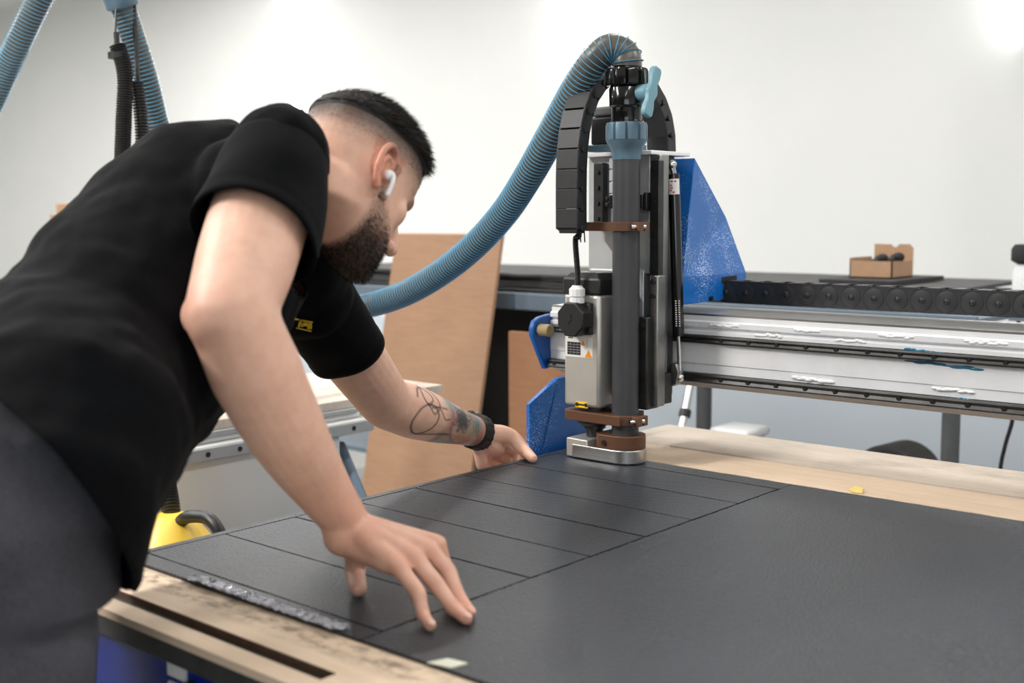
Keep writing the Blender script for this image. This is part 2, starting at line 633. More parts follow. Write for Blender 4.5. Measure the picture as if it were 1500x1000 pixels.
# near board with routed slot (built as strips around the slot), far pale board
nb_ = MB()
sy0, sy1, sx1 = 0.764, 0.787, -0.942
ztop, zb = ZT, 0.867
nb_.box(TX0, TX1, 0.735, sy0, zb, ztop)
nb_.box(TX0, TX1, sy1, 1.2, zb, ztop)
nb_.box(sx1, TX1, sy0, sy1, zb, ztop)
lab(MB().box(TX0, sx1, sy1 - 0.0015, sy1 + .0002, zb, ztop - .0004).build('slot_wall', 'slot_shade', tb), 'routed inner wall of the slot, its shade painted dark')
lab(nb_.build('spoil_board', 'bed', tb), 'tan near board with a routed slot along its edge')
MB().box(TX0, TX1, 1.2005, 1.962, zb, ztop).build('spoil_board', 'bed', tb)
MB().box(TX0, TX1, 1.9625, 2.0525, zb, ztop - .0012).build('spoil_board', 'bed', tb)
lab(MB().box(TX0, TX1, 2.0605, 2.268, zb, ztop).build('spoil_board', 'bedfar', tb), 'paler grey wood board along the far edge')
MB().box(TX0 + 0.012, TX1 - 0.01, 0.7365, 2.25, 0.842, zb).build('bed_plate', 'bedplate', tb, 0.001)
fr = MB()
fr.box(TX0 + 0.02, TX1 - 0.02, 0.744, 0.83, 0.50, 0.842)
lab(fr.build('side_beam', 'blue_deep', tb, 0.006), 'deep blue steel side beam')
MB().box(TX0 + 0.02, TX1 - 0.02, 2.17, 2.25, 0.50, 0.842).build('side_beam', 'blue_deep', tb, 0.006)
MB().box(TX0 + 0.02, TX0 + 0.10, 0.83, 2.17, 0.55, 0.842).build('cross_beam', 'blue_deep', tb, 0.006)
MB().box(TX1 - 0.10, TX1 - 0.02, 0.83, 2.17, 0.55, 0.842).build('cross_beam', 'blue_deep', tb, 0.006)
for lx in (TX0 + 0.1, TX1 - 0.1):
    for ly in (0.80, 2.20):
        l_ = MB().box(lx - 0.04, lx + 0.04, ly - 0.04, ly + 0.04, 0.02, 0.50).build('leg', 'blue_deep', tb, 0.004)
        MB().box(lx - 0.06, lx + 0.06, ly - 0.06, ly + 0.06, 0, 0.02).build('foot', 'blackmatte', l_)
p1 = onY(261, 975, 0.744)
MB().box(p1.x - 0.018, p1.x + 0.018, 0.7405, 0.7445, p1.z - 0.014, p1.z + 0.014).build('name_plate', 'labelw', tb)
MB().box(p1.x - 0.018, p1.x + 0.018, 0.7405, 0.7445, p1.z - 0.05, p1.z - 0.022).build('name_plate', 'labelw', tb)
MB().cyl((p1.x + 0.03, 0.732, p1.z - 0.02), (p1.x + 0.03, 0.745, p1.z - 0.02), 0.011).build('knob', 'black', tb)

# ================================================================== MAT with cut strips
mx0, mx1, my0, my1 = -1.503, -0.10, 0.864, 1.881
mt = thing('foam_mat', 'large charcoal woven foam mat covering the table, cut into strips', 'mat', (-0.8, 1.37, ZT))
MB().box(mx0, mx1, my0, my1, ZT, ZT + 0.001).build('backing', 'matbase', mt)
ys = [0.8965, 1.030, 1.163, 1.2935, 1.428, 1.5575, 1.697, 1.8305]
cx0, cx1 = -1.488, -0.9915
zt0, zt1 = ZT + 0.001, ZT + 0.0045
rs = random.Random(3)


def wavy(a, b, z0, z1, g=0.0):
    """strip outline with slightly ragged cut edges"""
    (x0, y0), (x1, y1) = a, b
    n = 36
    lo = [(x0 + (x1 - x0) * k / n, y0 + rs.uniform(-0.0004, 0.0004)) for k in range(n + 1)]
    hi = [(x0 + (x1 - x0) * k / n, y1 + rs.uniform(-0.0004, 0.0004)) for k in range(n, -1, -1)]
    return MB().prism([(x, y, z0) for x, y in lo + hi], (0, 0, z1 - z0))


for i in range(7):
    g = 0.0019 if i < 5 else 0.0014
    wavy((cx0 + 0.0016, ys[i] + g), (cx1 - 0.0022, ys[i + 1] - g), zt0, zt1 - 0.0002 * (i % 2)).build('cut_strip', 'mat', mt)
lab(wavy((mx0, my0), (cx1, ys[0] - 0.0014), zt0, zt1).build('mat_margin', 'mat', mt), 'narrow offcut strip along the near edge')
MB().box(mx0, cx0 - 0.0012, ys[0] - 0.0012, my1, zt0, zt1).build('mat_margin', 'mat', mt)
wavy((cx0 - 0.001, ys[7] + 0.003), (cx1, my1), zt0, zt1).build('mat_margin', 'mat', mt)
n = 150
pts = [(cx1 + 0.0018 + rs.uniform(-0.0013, 0.0013), my0 + (my1 - my0) * k / n, zt0) for k in range(n + 1)]
pts += [(mx1, my1, zt0), (mx1, my0, zt0)]
lab(MB().prism(pts, (0, 0, zt1 - zt0)).build('uncut_sheet', 'mat', mt), 'large uncut part of the mat')
# tape pieces and scraps
ta = MB()
nt = 110
rt = random.Random(5)
tv = []
for i in range(nt + 1):
    x = -1.335 + (-1.028 + 1.335) * i / nt
    for j in range(4):
        tv.append((x, 0.860 + 0.0065 * j + rt.uniform(-.001, .001), zt1 + 0.0008 + rt.uniform(0, 0.0042)))
tf = [(i * 4 + j, i * 4 + j + 1, (i + 1) * 4 + j + 1, (i + 1) * 4 + j) for i in range(nt) for j in range(3)]
ta.add(tv, tf)
o = ta.build('tape_strip', 'tape', None, smooth=False)
tag(o, 'crinkled shiny clear tape strip on the near edge of the mat', 'tape')
so = o.modifiers.new('thick', 'SOLIDIFY')
so.thickness = 0.0006
p = onZ(655, 971, zt1)
a = Vector((0.9, 0.35, 0))
b = Vector((-0.2, 0.9, 0))
o = MB().prism([p - a * .020 - b * .008, p + a * .012 - b * .014, p + a * .022 + b * .006, p - a * .006 + b * .012], (0, 0, 0.0012)).build('masking_tape', 'masking')
tag(o, 'pale scrap of masking tape on mat edge below the near hand', 'tape')
p = onZ(1253, 719, ZT + 0.001)
s_ = MB()
s_.prism([p + Vector(q) for q in ((-.012, -.004, 0), (.008, -.008, 0), (.013, .006, 0.004), (-.004, .011, 0.006))], (0, 0, 0.0015))
s_.prism([p + Vector(q) for q in ((-.004, -.012, 0), (.018, -.012, 0), (.016, -.004, 0.003), (-.002, -.003, 0.002))], (0, 0, 0.0015))
tag(s_.build('tape_scrap', 'scrap'), 'torn yellow tape scrap at the far edge of the mat', 'tape')

# ================================================================== GANTRY
ga = thing('machine_gantry', 'aluminium gantry beam with guide rails and blue end brackets', 'gantry', (-0.7, 2.08, 1.0))
BX0, BX1, BY = -1.645, 0.19, 2.0
bz = lambda y, x=1200: onY(x, y, BY).z
z_bot, z_lr0, z_lr1, z_ur0, z_ur1, z_sl, z_top = 1.0235, 1.029, 1.046, 1.1075, 1.122, 1.148, 1.160
prof = [(BY + .004, z_bot), (BY + .004, z_lr1), (BY, z_lr1 + .001), (BY, z_lr1 + 0.018), (BY - 0.002, z_lr1 + 0.020), (BY - 0.002, z_ur0 - .002), (BY + .004, z_ur0), (BY + .004, z_ur1), (BY - .002, z_ur1 + .001),
        (BY - .002, 1.130), (BY + .006, 1.1335), (BY + .006, 1.136), (BY - .002, 1.139), (BY - .002, 1.1485), (BY + .004, z_sl + 0.003), (BY + .004, z_top), (BY + .19, z_top), (BY + .19, z_bot)]
MB().prism([(BX0, y, z) for y, z in prof], (BX1 - BX0, 0, 0)).build('beam', 'alu_bright', ga)
lab(MB().box(BX0, BX1, BY + 0.006, BY + .188, z_top, z_top + 0.004).build('top_plate', 'alu', ga), 'brushed top plate of the beam')
lab(MB().box(BX0 + .02, BX1, BY + .006, BY + .02, z_bot - .006, z_bot).build('bottom_strip', 'bedfar', ga), 'thin tan strip under the beam')
for (za, zb_) in ((z_lr0, z_lr1), (z_ur0, z_ur1)):
    r_ = MB().prism([(BX0, BY - .012, za), (BX0, BY - .014, za + .003), (BX0, BY - .011, (za + zb_) / 2), (BX0, BY - .014, zb_ - .003), (BX0, BY - .012, zb_), (BX0, BY + .004, zb_), (BX0, BY + .004, za)], (BX1 - BX0, 0, 0)).build('guide_rail', 'steel_dark', ga)
    k = 0
    X = onY(1101, 500, BY).x - 0.06 * 8
    while X < BX1:
        if X > BX0:
            MB().cyl((X, BY - .0138, (za + zb_) / 2), (X, BY - .009, (za + zb_) / 2), 0.0042, 10).build('rail_bolt', 'black', r_)
        X += 0.06
rg = random.Random(11)
for px, py, l_ in ((1060, 477, .055), (1182, 484, .045), (1312, 493, .055), (1444, 502, .06), (1125, 491, .05), (1246, 499, .05), (1190, 556, .07), (1395, 571, .06)):
    p = onY(px, py, BY - 0.002)
    g_ = MB()
    for k in range(9):
        g_.ball((p.x + l_ * (k / 8 - .5), BY - .002, p.z + rg.uniform(-.0015, .0015)), (l_ / 8, .0022, rg.uniform(.002, .0038)), 8, 6)
    g_.build('grease_smear', 'grease', ga)
for pa, pb in (((1335, 529), (1430, 540)), ((1330, 511), (1380, 519)), ((1375, 583), (1420, 586))):
    a, b = onY(*pa, BY - .002), onY(*pb, BY - .002)
    g_ = MB()
    for k in range(8):
        c = a.lerp(b, k / 7)
        g_.ball((c.x, BY - .002, c.z + rg.uniform(-.001, .001)), ((b.x - a.x) / 8, .001, rg.uniform(.0012, .0032)), 8, 6)
    lab(g_.build('grease_smear', 'grease_blue', ga), 'teal grease smear')
# left end bracket
xe = -1.66
pl = [(781, 492), (781, 481), (784, 471), (792, 464), (806, 460), (806, 538), (800, 541)]
ep = [onX(x, y, xe + .014) for x, y in pl]
ep = ep[:5] + [Vector((xe + .014, BY + .15, ep[4].z)), Vector((xe + .014, BY + .15, ep[5].z))] + ep[5:]
e_ = MB().prism(ep, (-0.014, 0, 0)).build('end_bracket', 'blue', ga, 0.003)
p = onX(791, 483, xe + .014)
MB().cyl(p, p + Vector((0.03, 0, 0)), 0.0135, 18).build('rubber_buffer', 'rubber', e_, 0.002)
# left leg of the gantry: folded blue sheet beside the bed
lx = -1.56
q = {k: onX(x, y, lx) for k, (x, y) in dict(a=(818, 548), b=(781, 668), e=(855, 598), f=(838, 655)).items()}
A1 = onX(775, 592, lx - .012)
A2 = Vector((lx - .012, A1.y, 0.78))
B0 = Vector((lx, q['b'].y, 0.78))
E0, F0 = Vector((lx, BY + .09, 0.99)), Vector((lx, BY + .06, 0.78))
T0 = Vector((lx, q['a'].y, 1.018))
T1 = Vector((lx, BY + .09, 1.018))
dx = Vector((-0.012, 0, 0))
lg = MB()
ring = [T0, B0, F0, E0, T1]
ringb = [p + dx for p in (T0, B0, F0, E0, T1)]
vs = ring + ringb + [A1, A2, A1 + dx * .65, A2 + dx * .65]
lg.add(vs, [(0, 1, 2, 3, 4), (0, 10, 11, 1), (10, 12, 13, 11), (12, 5, 6, 13), (0, 5, 12, 10), (1, 11, 13, 6), (5, 9, 8, 7, 6), (0, 4, 9, 5), (4, 3, 8, 9), (3, 2, 7, 8), (2, 1, 6, 7)])
lgo = lg.build('gantry_leg', 'blue_dust_sparkle', ga, 0.002)
p = onX(834, 642, lx)
MB().cyl(p, p + Vector((.008, 0, 0)), .006, 6).build('bolt', 'black', lgo)
MB().box(lx - .085, lx - .014, BY + 0.0, BY + .1, 0.55, 0.80).build('gantry_foot', 'blue_deep', ga, .004)
MB().box(lx - .09, lx + .065, BY - 0.0, BY + .12, 0.52, 0.56).build('gantry_foot', 'steel_dark', ga, .004)
# right leg, off frame
MB().box(BX1 - .06, BX1, BY + .02, BY + .17, 0.55, z_bot - .006).build('gantry_leg', 'blue', ga, .004)

# ================================================================== CARRIAGE AND CUTTING HEAD
hd = thing('cutting_carriage', 'tall machine cutting head with steel motor, grey suction tube and blue cover', 'machine', (-1.37, 1.9, 0.9))
AX, AY = -1.415, 1.858
# motor
mz0, mz1 = 0.985, 1.207
mo = MB().box(AX - .044, AX + .044, AY - .044, AY + .044, mz0, mz1).build('motor', 'motor', hd, 0.007)
cp = MB()
cp.add([(AX + sx * a, AY + sy * a, z) for z, a in ((mz1, .0455), (mz1 + .03, .0455), (mz1 + .042, .034)) for sx, sy in ((-1, -1), (1, -1), (1, 1), (-1, 1))],
       [(0, 3, 2, 1), (8, 9, 10, 11)] + [(i * 4 + k, i * 4 + (k + 1) % 4, (i + 1) * 4 + (k + 1) % 4, (i + 1) * 4 + k) for i in range(2) for k in range(4)])
MB.build(cp, 'motor_cap', 'black', hd, 0.003)
yf = AY - .044
jc = onY(852, 466, yf)
oc = [(jc.x + .031 * math.cos(PI / 8 + k * PI / 4), yf - .001, jc.z + .033 * math.sin(PI / 8 + k * PI / 4)) for k in range(8)]
oc2 = [(jc.x + .0335 * math.cos(PI / 8 + k * PI / 4), yf - .001, jc.z + .0355 * math.sin(PI / 8 + k * PI / 4)) for k in range(8)]
jb = MB().box(jc.x - .029, jc.x + .029, yf - .012, yf + .001, jc.z - .031, jc.z + .031).prism(oc2, (0, -.036, 0)).build('junction_box', 'black', hd, 0.0025)
bolt_ = [(-.004, .012), (.004, .012), (.0, .002), (.005, .002), (-.005, -.013), (-.001, -.002), (-.006, -.002)]
MB().prism([(jc.x + x * .8, yf - .0372, jc.z + z * .8) for x, z in bolt_], (0, -.0008, 0)).build('flash_emblem', 'blackmatte', jb)
gx, gy, gz = jc.x + .002, yf - .017, jc.z + .031
MB().lathe((gx, gy, gz), (0, 0, 1), [(0, .0145), (.010, .0145), (.0105, .0125), (.013, .0125), (.0135, .0155), (.027, .0155), (.031, .011), (.034, .0095)], 12).build('cable_gland', 'white', hd, smooth=False)
# label plate with table and warning marks
la, lb_ = onY(828.5, 491, yf), onY(868, 525, yf)
lw, lh = lb_.x - la.x, la.z - lb_.z
X = lambda u: la.x + lw * u
Z = lambda v_: la.z - lh * v_
rp = MB().box(X(0), X(1), yf - .0008, yf + .0004, Z(1), Z(0)).build('rating_plate', 'labelw', mo)
tbm = MB()
for r_ in range(5):
    for c_ in range(4):
        tbm.box(X(.08 + c_ * .125), X(.08 + c_ * .125 + .115), yf - .0012, yf - .0007, Z(.28 + r_ * .125 + .11), Z(.28 + r_ * .125))
for k in range(3):
    tbm.box(X(.12 + k * .06), X(.16 + k * .06), yf - .0012, yf - .0007, Z(.12), Z(.02))
for k in range(9):
    tbm.box(X(.78 + (k % 2) * .04), X(.795 + (k % 2) * .04), yf - .0012, yf - .0007, Z(.5 - k * .045 + .03), Z(.5 - k * .045))
tbm.build('printing', 'labelb', rp)
tr = MB()
for u, v_, s_ in ((.66, .3, .085), (.86, .80, .13)):
    h_ = s_ * lw
    tr.prism([(X(u) - h_, yf - .0012, Z(v_) - h_ * .8), (X(u) + h_, yf - .0012, Z(v_) - h_ * .8), (X(u), yf - .0012, Z(v_) + h_ * .9)], (0, .0006, 0))
tr.build('warning_sign', 'orange', rp)
ya, yb_ = onY(843.5, 587, yf), onY(861, 598, yf)
yt = MB().box(ya.x, yb_.x, yf - .0008, yf + .0004, yb_.z, ya.z).build('wrench_sign', 'yellowtag', mo)
cy_, cxm = (ya.z + yb_.z) / 2, (ya.x + yb_.x) / 2
wr = MB()
wr.box(cxm - .008, cxm + .008, yf - .0013, yf - .0007, cy_ - .0016, cy_ + .0016)
for s_ in (-1, 1):
    wr.prism([(cxm + s_ * .011 + .0042 * math.cos(a_ * PI / 4 + .4), yf - .0013, cy_ + .0042 * math.sin(a_ * PI / 4 + .4)) for a_ in range(8)], (0, .0006, 0))
wr.build('wrench_mark', 'labelb', yt)
# collar, spindle nose, collet
MB().lathe((AX, AY, .945), (0, 0, 1), [(0, .028), (.006, .034), (.016, .034), (.018, .031), (.030, .031), (.031, .034), (.040, .034)], 24).build('spindle_collar', 'steel_dark', hd)
MB().lathe((AX, AY, .892), (0, 0, 1), [(0, .012), (.02, .012), (.022, .017), (.045, .017), (.046, .022), (.054, .022)], 20).build('collet_nut', 'steel_dark', hd)
# suction tube
UX, UY = -1.3335, 1.848
MB().cyl((UX, UY, .935), (UX, UY, 1.478), .0262, 32).build('suction_tube', 'tube', hd)
vh = lambda y: onY(918, y, UY).z
cpl = MB().lathe((UX, UY, 0), (0, 0, 1), [(vh(234), .0272), (vh(226), .0275), (vh(216), .031), (vh(209), .0375), (vh(206), .0385)], 32).build('coupling', 'coupl', hd)
MB().lathe((UX, UY, 0), (0, 0, 1), [(vh(206), .0385), (vh(205), .0395), (vh(184), .0395), (vh(180), .0375), (vh(179.5), .03)], 80, 10, -.10).build('coupling_nut', 'coupl', hd)
vb = MB().lathe((UX, UY, 0), (0, 0, 1), [(vh(181), .031), (vh(178), .031), (vh(177), .0285), (vh(159), .0285), (vh(157), .030), (vh(155), .0335), (vh(130), .0335), (vh(127), .031), (vh(120), .031)], 36).build('valve_body', 'blackgloss', hd)
MB().lathe((UX, UY, 0), (0, 0, 1), [(vh(126), .0375), (vh(124), .0405), (vh(105), .0405), (vh(101), .038), (vh(100), .030)], 80, 10, -.10).build('valve_nut', 'blackgloss', hd)
MB().lathe((UX, UY, 0), (0, 0, 1), [(vh(104), .024), (vh(86), .024)], 24).build('hose_spigot', 'blackgloss', hd)
# butterfly handle on the valve's side
hz = (vh(138))
hc = Vector((UX + .058, UY - .004, hz))
hn = MB()
hn.cyl((UX + .028, UY, hz), (UX + .054, UY - .002, hz), .016, 20).cyl((UX + .022, UY, hz), (UX + .03, UY, hz), .011, 16)
out = []
for a_, w_ in ((-1, .0085), (-.88, .0125), (-.6, .0125), (-.32, .009), (0, .015), (.32, .009), (.6, .0125), (.88, .0125), (1, .0085)):
    out.append((a_ * .0485, w_))
ang = math.radians(20)
ay_, az_ = Vector((0, math.sin(ang), math.cos(ang))), Vector((0, math.cos(ang), -math.sin(ang)))
poly = [hc + ay_ * h_ + az_ * w_ for h_, w_ in out] + [hc + ay_ * h_ - az_ * w_ for h_, w_ in reversed(out)]
hn.prism([p - Vector((.006, 0, 0)) for p in poly], (.012, 0, 0))
hn.build('valve_handle', 'handle', hd, .0025)
# brown printed clamps
def clampplate(z0, z1, xl, xr, y0, y1, name):
    m_ = MB()
    pts = [(xl + .012, y0), (xr - .03, y0 - .004)]
    for k in range(7):
        a_ = -PI / 2 + k * PI / 6
        pts.append((UX + .036 * math.cos(a_), UY + .036 * math.sin(a_)))
    pts += [(xr - .04, y1), (xl + .01, y1), (xl, y1 - .012), (xl, y0 + .012)]
    m_.prism([(x, y, z0) for x, y in pts], (0, 0, z1 - z0))
    m_.box(UX + .03, xr, UY - .021, UY - .007, z0, z1)
    m_.box(UX + .03, xr, UY - .003, UY + .011, z0, z1)
    o = m_.build(name, 'print', hd, .002)
    MB().cyl((UX + .032, UY - .030, (z0 + z1) / 2), (UX + .044, UY - .0, (z0 + z1) / 2), .0045, 10).build('clamp_screw', 'chrome', o)
    return o


clampplate(.957, .976, AX - .05, UX + .046, AY - .045, AY + .045, 'lower_clamp')
clampplate(1.329, 1.346, AX - .03, UX + .046, UY - .026, AY + .03, 'upper_clamp')
# dust shoe: aluminium base, brown upper block
zs = .884
def stadium(xl, xr, yc, r, blk):
    pts = []
    for k in range(13):
        a_ = -PI / 2 + k * PI / 12
        pts.append((xr + r * math.cos(a_), yc + r * math.sin(a_)))
    if blk:
        pts += [(xl + .01, yc + r), (xl, yc + r - .01), (xl, yc - r + .014), (xl + .016, yc - r)]
    else:
        for k in range(13):
            a_ = PI / 2 + k * PI / 12
            pts.append((xl + r * math.cos(a_), yc + r * math.sin(a_)))
    return pts
sh = MB().prism([(x, y, zs) for x, y in stadium(AX - .034, UX + .002, UY, .0395, True)], (0, 0, .026))
sh.build('shoe_base', 'alu', hd, .0015)
MB().prism([(x, y, zs) for x, y in [(AX - .036, UY - .036), (AX + .018, UY - .0385), (AX + .018, UY + .036), (AX - .036, UY + .036)]], (0, 0, .037)).build('shoe_block', 'motor', hd, .002)
sb = MB().prism([(x, y, zs + .026) for x, y in stadium(UX - .052, UX + .002, UY, .0385, True)], (0, 0, .027)).build('shoe_clamp', 'print', hd, .0015)
MB().cyl((UX - .022, UY - .041, zs + .038), (UX - .022, UY - .036, zs + .038), .0055, 12).build('clamp_screw', 'black', sb)
# z slide behind: plates and rails
MB().box(-1.468, -1.319, 1.905, 1.918, 1.245, 1.474).build('front_plate', 'plate', hd, .002)
MB().box(-1.462, -1.33, 1.902, 1.93, .995, 1.252).build('spindle_mount', 'plate', hd, .002)
for xa, xb_, za, zb_ in ((-1.443, -1.419, 1.335, 1.462), (-1.307, -1.286, 1.24, 1.463)):
    r_ = MB().box(xa, xb_, 1.888, 1.905, za, zb_).build('slide_rail', 'steel_dark', hd, .002)
    for k in range(4):
        zz = za + .018 + (zb_ - za - .036) * k / 3
        MB().cyl(((xa + xb_) / 2, 1.884, zz), ((xa + xb_) / 2, 1.89, zz), .004, 10).build('bolt', 'black', r_)
hg = MB()
for k in range(4):
    zz = 1.472 - k * .024
    hg.box(-1.408, -1.393, 1.893, 1.906, zz - .022, zz)
hg.build('hinge_bar', 'plate', hd, .001)
kb = MB().box(-1.396, -1.316, 1.876, 1.905, 1.372, 1.398)
kb.box(-1.405, -1.396, 1.876, 1.893, 1.375, 1.384).box(-1.405, -1.396, 1.876, 1.893, 1.387, 1.396).box(-1.316, -1.308, 1.878, 1.90, 1.368, 1.402)
kb.build('tube_bracket', 'black', hd, .002)
MB().box(-1.468, -1.302, 1.885, 2.02, 1.474, 1.482).build('top_plate', 'alu_bright', hd, .0015)
MB().box(-1.316, -1.295, 1.905, 1.935, 1.05, 1.474).build('side_frame', 'steel', hd, .002)
MB().box(-1.455, -1.316, 1.93, 1.986, 1.0, 1.474).build('carriage_plate', 'steel_dark', hd, .002)
blk = MB().box(-1.318, -1.293, 1.862, 1.905, .985, 1.165).build('side_block', 'steel_dark', hd, .003)
MB().cyl((-1.305, 1.858, 1.148), (-1.305, 1.863, 1.148), .007, 12).build('bolt', 'black', blk)
sbk = MB().box(-1.300, -1.280, 1.878, 1.906, .990, 1.245).build('side_block', 'steel', hd, .003)
for zz in (1.205, 1.232):
    MB().cyl((-1.291, 1.874, zz), (-1.291, 1.880, zz), .005, 10).build('bolt', 'black', sbk)
# stepper motor on the top plate
s0 = onY(891, 222, 1.95)
st = MB().box(s0.x - .03, s0.x + .06, 1.92, 2.0, 1.486, 1.50).build('motor_flange', 'coupl', hd, .002)
MB().box(s0.x - .026, s0.x + .056, 1.925, 1.995, 1.50, 1.555).build('step_motor', 'black', hd, .004)
MB().box(s0.x - .026, s0.x + .056, 1.925, 1.995, 1.556, 1.575).build('step_motor', 'pole', hd, .004)
# gas spring at the right side
ga0 = onY(984, 241, 1.955)
gs0, gs1 = onY(987, 255, 1.955), onY(994, 492, 1.955)
gsr = onY(996, 553, 1.955)
gsp = MB().cyl(gs1, gs0, .0115, 20).build('gas_spring', 'blackgloss', hd, .001)
MB().cyl(gsr, gs1, .0042, 12).build('spring_rod', 'chrome', gsp)
MB().ball(ga0, .0098, 14, 10).cyl(ga0, gs0, .0058, 12).cyl(ga0, ga0 + Vector((-.03, -.005, 0)), .0055, 12).build('ball_joint', 'chrome', gsp)
MB().ball(gsr, .0085, 14, 10).cyl(gsr, gsr + Vector((-.02, .0, 0)), .005, 12).build('ball_joint', 'chrome', gsp)
def hang(p0, p1, t_):
    return p0.lerp(p1, t_)
gd = (gs1 - gs0).normalized()
stc = MB()
x_, y_ = perp(gd)
fc = -(ray(988, 270).normalized())
fc = (fc - gd * fc.dot(gd)).normalized()
sd = gd.cross(fc)
for r0 in range(1):
    vs = []
    for tt in (.03, .125):
        for k in range(7):
            a_ = -1.0 + 2.0 * k / 6
            vs.append(hang(gs0, gs1, tt) + (fc * math.cos(a_) + sd * math.sin(a_)) * .0119)
    stc.add(vs, [(k, k + 1, k + 8, k + 7) for k in range(6)])
stk = stc.build('sticker', 'labelw', gsp)
rd = MB()
for tt, aa in ((.045, -.2), (.045, .35), (.07, .5), (.085, .4), (.10, .55), (.112, .1)):
    c = hang(gs0, gs1, tt) + (fc * math.cos(aa) + sd * math.sin(aa)) * .0121
    rd.obox(c, (sd * math.cos(aa) - fc * math.sin(aa)) * .0022, gd * .0014, (fc * math.cos(aa) + sd * math.sin(aa)) * .0002)
rd.build('printing', 'labelred', stk)
wp = MB()
for c_ in range(2):
    for k in range(12):
        c = hang(gs0, gs1, .78 + k * .014) + (fc * math.cos(-.25 + c_ * .55) + sd * math.sin(-.25 + c_ * .55)) * .0117
        wp.obox(c, sd * .0014, gd * .0011, fc * .0002)
wp.build('printing', 'labelw', gsp)
bk = [onY(x, y, 1.945) for x, y in ((976, 541), (982, 532), (990, 533), (994, 545), (990, 563), (981, 567), (974, 560))]
MB().prism(bk, (0, .02, 0)).build('spring_bracket', 'steel', hd, .002)
MB().box(-1.316, -1.29, 1.906, 1.945, .99, 1.05).build('side_frame', 'steel_dark', hd, .002)
# blue sheet metal cover at the back right
cE, cG = Vector((-1.30, 1.994, 1.237)), Vector((-1.30, 1.995, 1.180))
cD, cF = Vector((-1.30, 2.241, 1.235)), Vector((-1.30, 2.241, 1.183))
cA, cC = Vector((-1.312, 2.052, 1.473)), Vector((-1.332, 2.208, 1.354))
cx = -1.46
b_ = lambda p: Vector((cx, p.y, p.z))
vs = [cE, cG, cD, cF, cA, cC] + [b_(p) for p in (cE, cG, cD, cF, cA, cC)]
cv = MB().add(vs, [(0, 4, 5), (0, 5, 2), (1, 0, 2, 3), (0, 1, 7, 6), (0, 6, 10, 4), (4, 10, 11, 5), (5, 11, 8, 2), (2, 8, 9, 3), (1, 3, 9, 7), (6, 7, 9, 8, 11, 10)])
cvo = cv.build('cover', 'blue_dust_sparkle', hd, .0015, smooth=False)
cvo['label'] = 'blue sheet metal cover dusted with white specks, sparkle painted in'
p = onX(1040, 437, -1.30)
MB().cyl(p, p + Vector((.006, 0, 0)), .005, 8).build('bolt', 'black', cvo)
sl = [onX(x, y, -1.30) for x, y in ((1057, 406), (1079, 403), (1079, 414), (1057, 415))]
MB().prism(sl, (.001, 0, 0)).build('cable_opening', 'blackmatte', cvo)

# conduit from gland up into the chain
cpts, _ = spline([(gx, gy, gz + .03), (gx + .001, gy, gz + .06), (gx - .004, gy, gz + .12), onY(848, 345, gy), onY(848, 325, gy)], 90)
rr_ = [.0062 if i % 2 else .0050 for i in range(90)]
tag(MB().tube(cpts, rr_, 12).build('motor_conduit', 'corr'), 'thin black corrugated conduit running up from the motor junction box', 'cable')

# ================================================================== CABLE CHAINS
def chain_link(L, H, W, parent, name='chain_link'):
    """link along +X, height Z, width Y; origin at its rear pin"""
    m_ = MB()
    for s_ in (-1, 1):
        y0, y1 = (s_ * W / 2, s_ * (W / 2 - .006))
        pts = [(-L * .12, -H / 2)]
        pts = []
        for k in range(11):
            a_ = -PI / 2 - k * PI / 10
            pts.append((H / 2 * math.cos(a_), H / 2 * math.sin(a_)))
        pts += [(L * .98 - H * .20, H / 2)]
        for k in range(9):
            a_ = PI / 2 + .25 + k * (PI - .5) / 8
            pts.append((L + H * .51 * math.cos(a_), H * .51 * math.sin(a_)))
        pts += [(L * .98 - H * .20, -H / 2)]
        m_.prism([(x, y0, z) for x, z in pts], (0, y1 - y0, 0))
    m_.box(L * .05, L * .6, -W / 2 + .003, W / 2 - .003, H / 2 - .004, H / 2 + .0005)
    m_.box(L * .05, L * .6, -W / 2 + .003, W / 2 - .003, -H / 2, -H / 2 + .004)
    o = m_.build(name, 'chain', parent, smooth=False)
    p_ = MB()
    p_.lathe((0, -W / 2, 0), (0, -1, 0), [(-.001, .0065), (.002, .0062), (.0038, .004), (.0044, .001)], 12)
    po = p_.build('pin', 'black', o)
    po.matrix_parent_inverse = Matrix.Identity(4)
    r_ = MB().lathe((0, -W / 2, 0), (0, -1, 0), [(-.001, H * .42), (.0008, H * .42), (.0011, H * .40)], 20).build('pivot_disc', 'chain', o)
    r_.matrix_parent_inverse = Matrix.Identity(4)
    return o


def put(o, src, parent, mw):
    pass


hc_ = thing('cable_chain', 'black plastic cable chain lying along the back of the beam', 'cable chain', (-0.9, 2.17, 1.2))
pinX = [onY(x, 432, 2.15).x for x in (1091.7, 1214, 1351, 1464)]
LP = (pinX[3] - pinX[0]) / 11
proto = None
for i in range(26):
    mw = Matrix.Translation(Vector((pinX[0] - LP + LP * i, 2.175, 1.1985)) - Vector(hc_.location))
    if proto is None:
        proto = chain_link(LP, .046, .05, None)
        proto.parent = hc_
        proto.matrix_parent_inverse = Matrix.Identity(4)
        proto.matrix_basis = mw
    else:
        c = proto.copy()
        COL.objects.link(c)
        c.parent = hc_
        c.matrix_basis = mw
        for ch in proto.children:
            d = ch.copy()
            COL.objects.link(d)
            d.parent = c

vc = thing('cable_chain', 'black plastic cable chain arching over the cutting head beside the valve', 'cable chain', (-1.418, 1.79, 1.33))
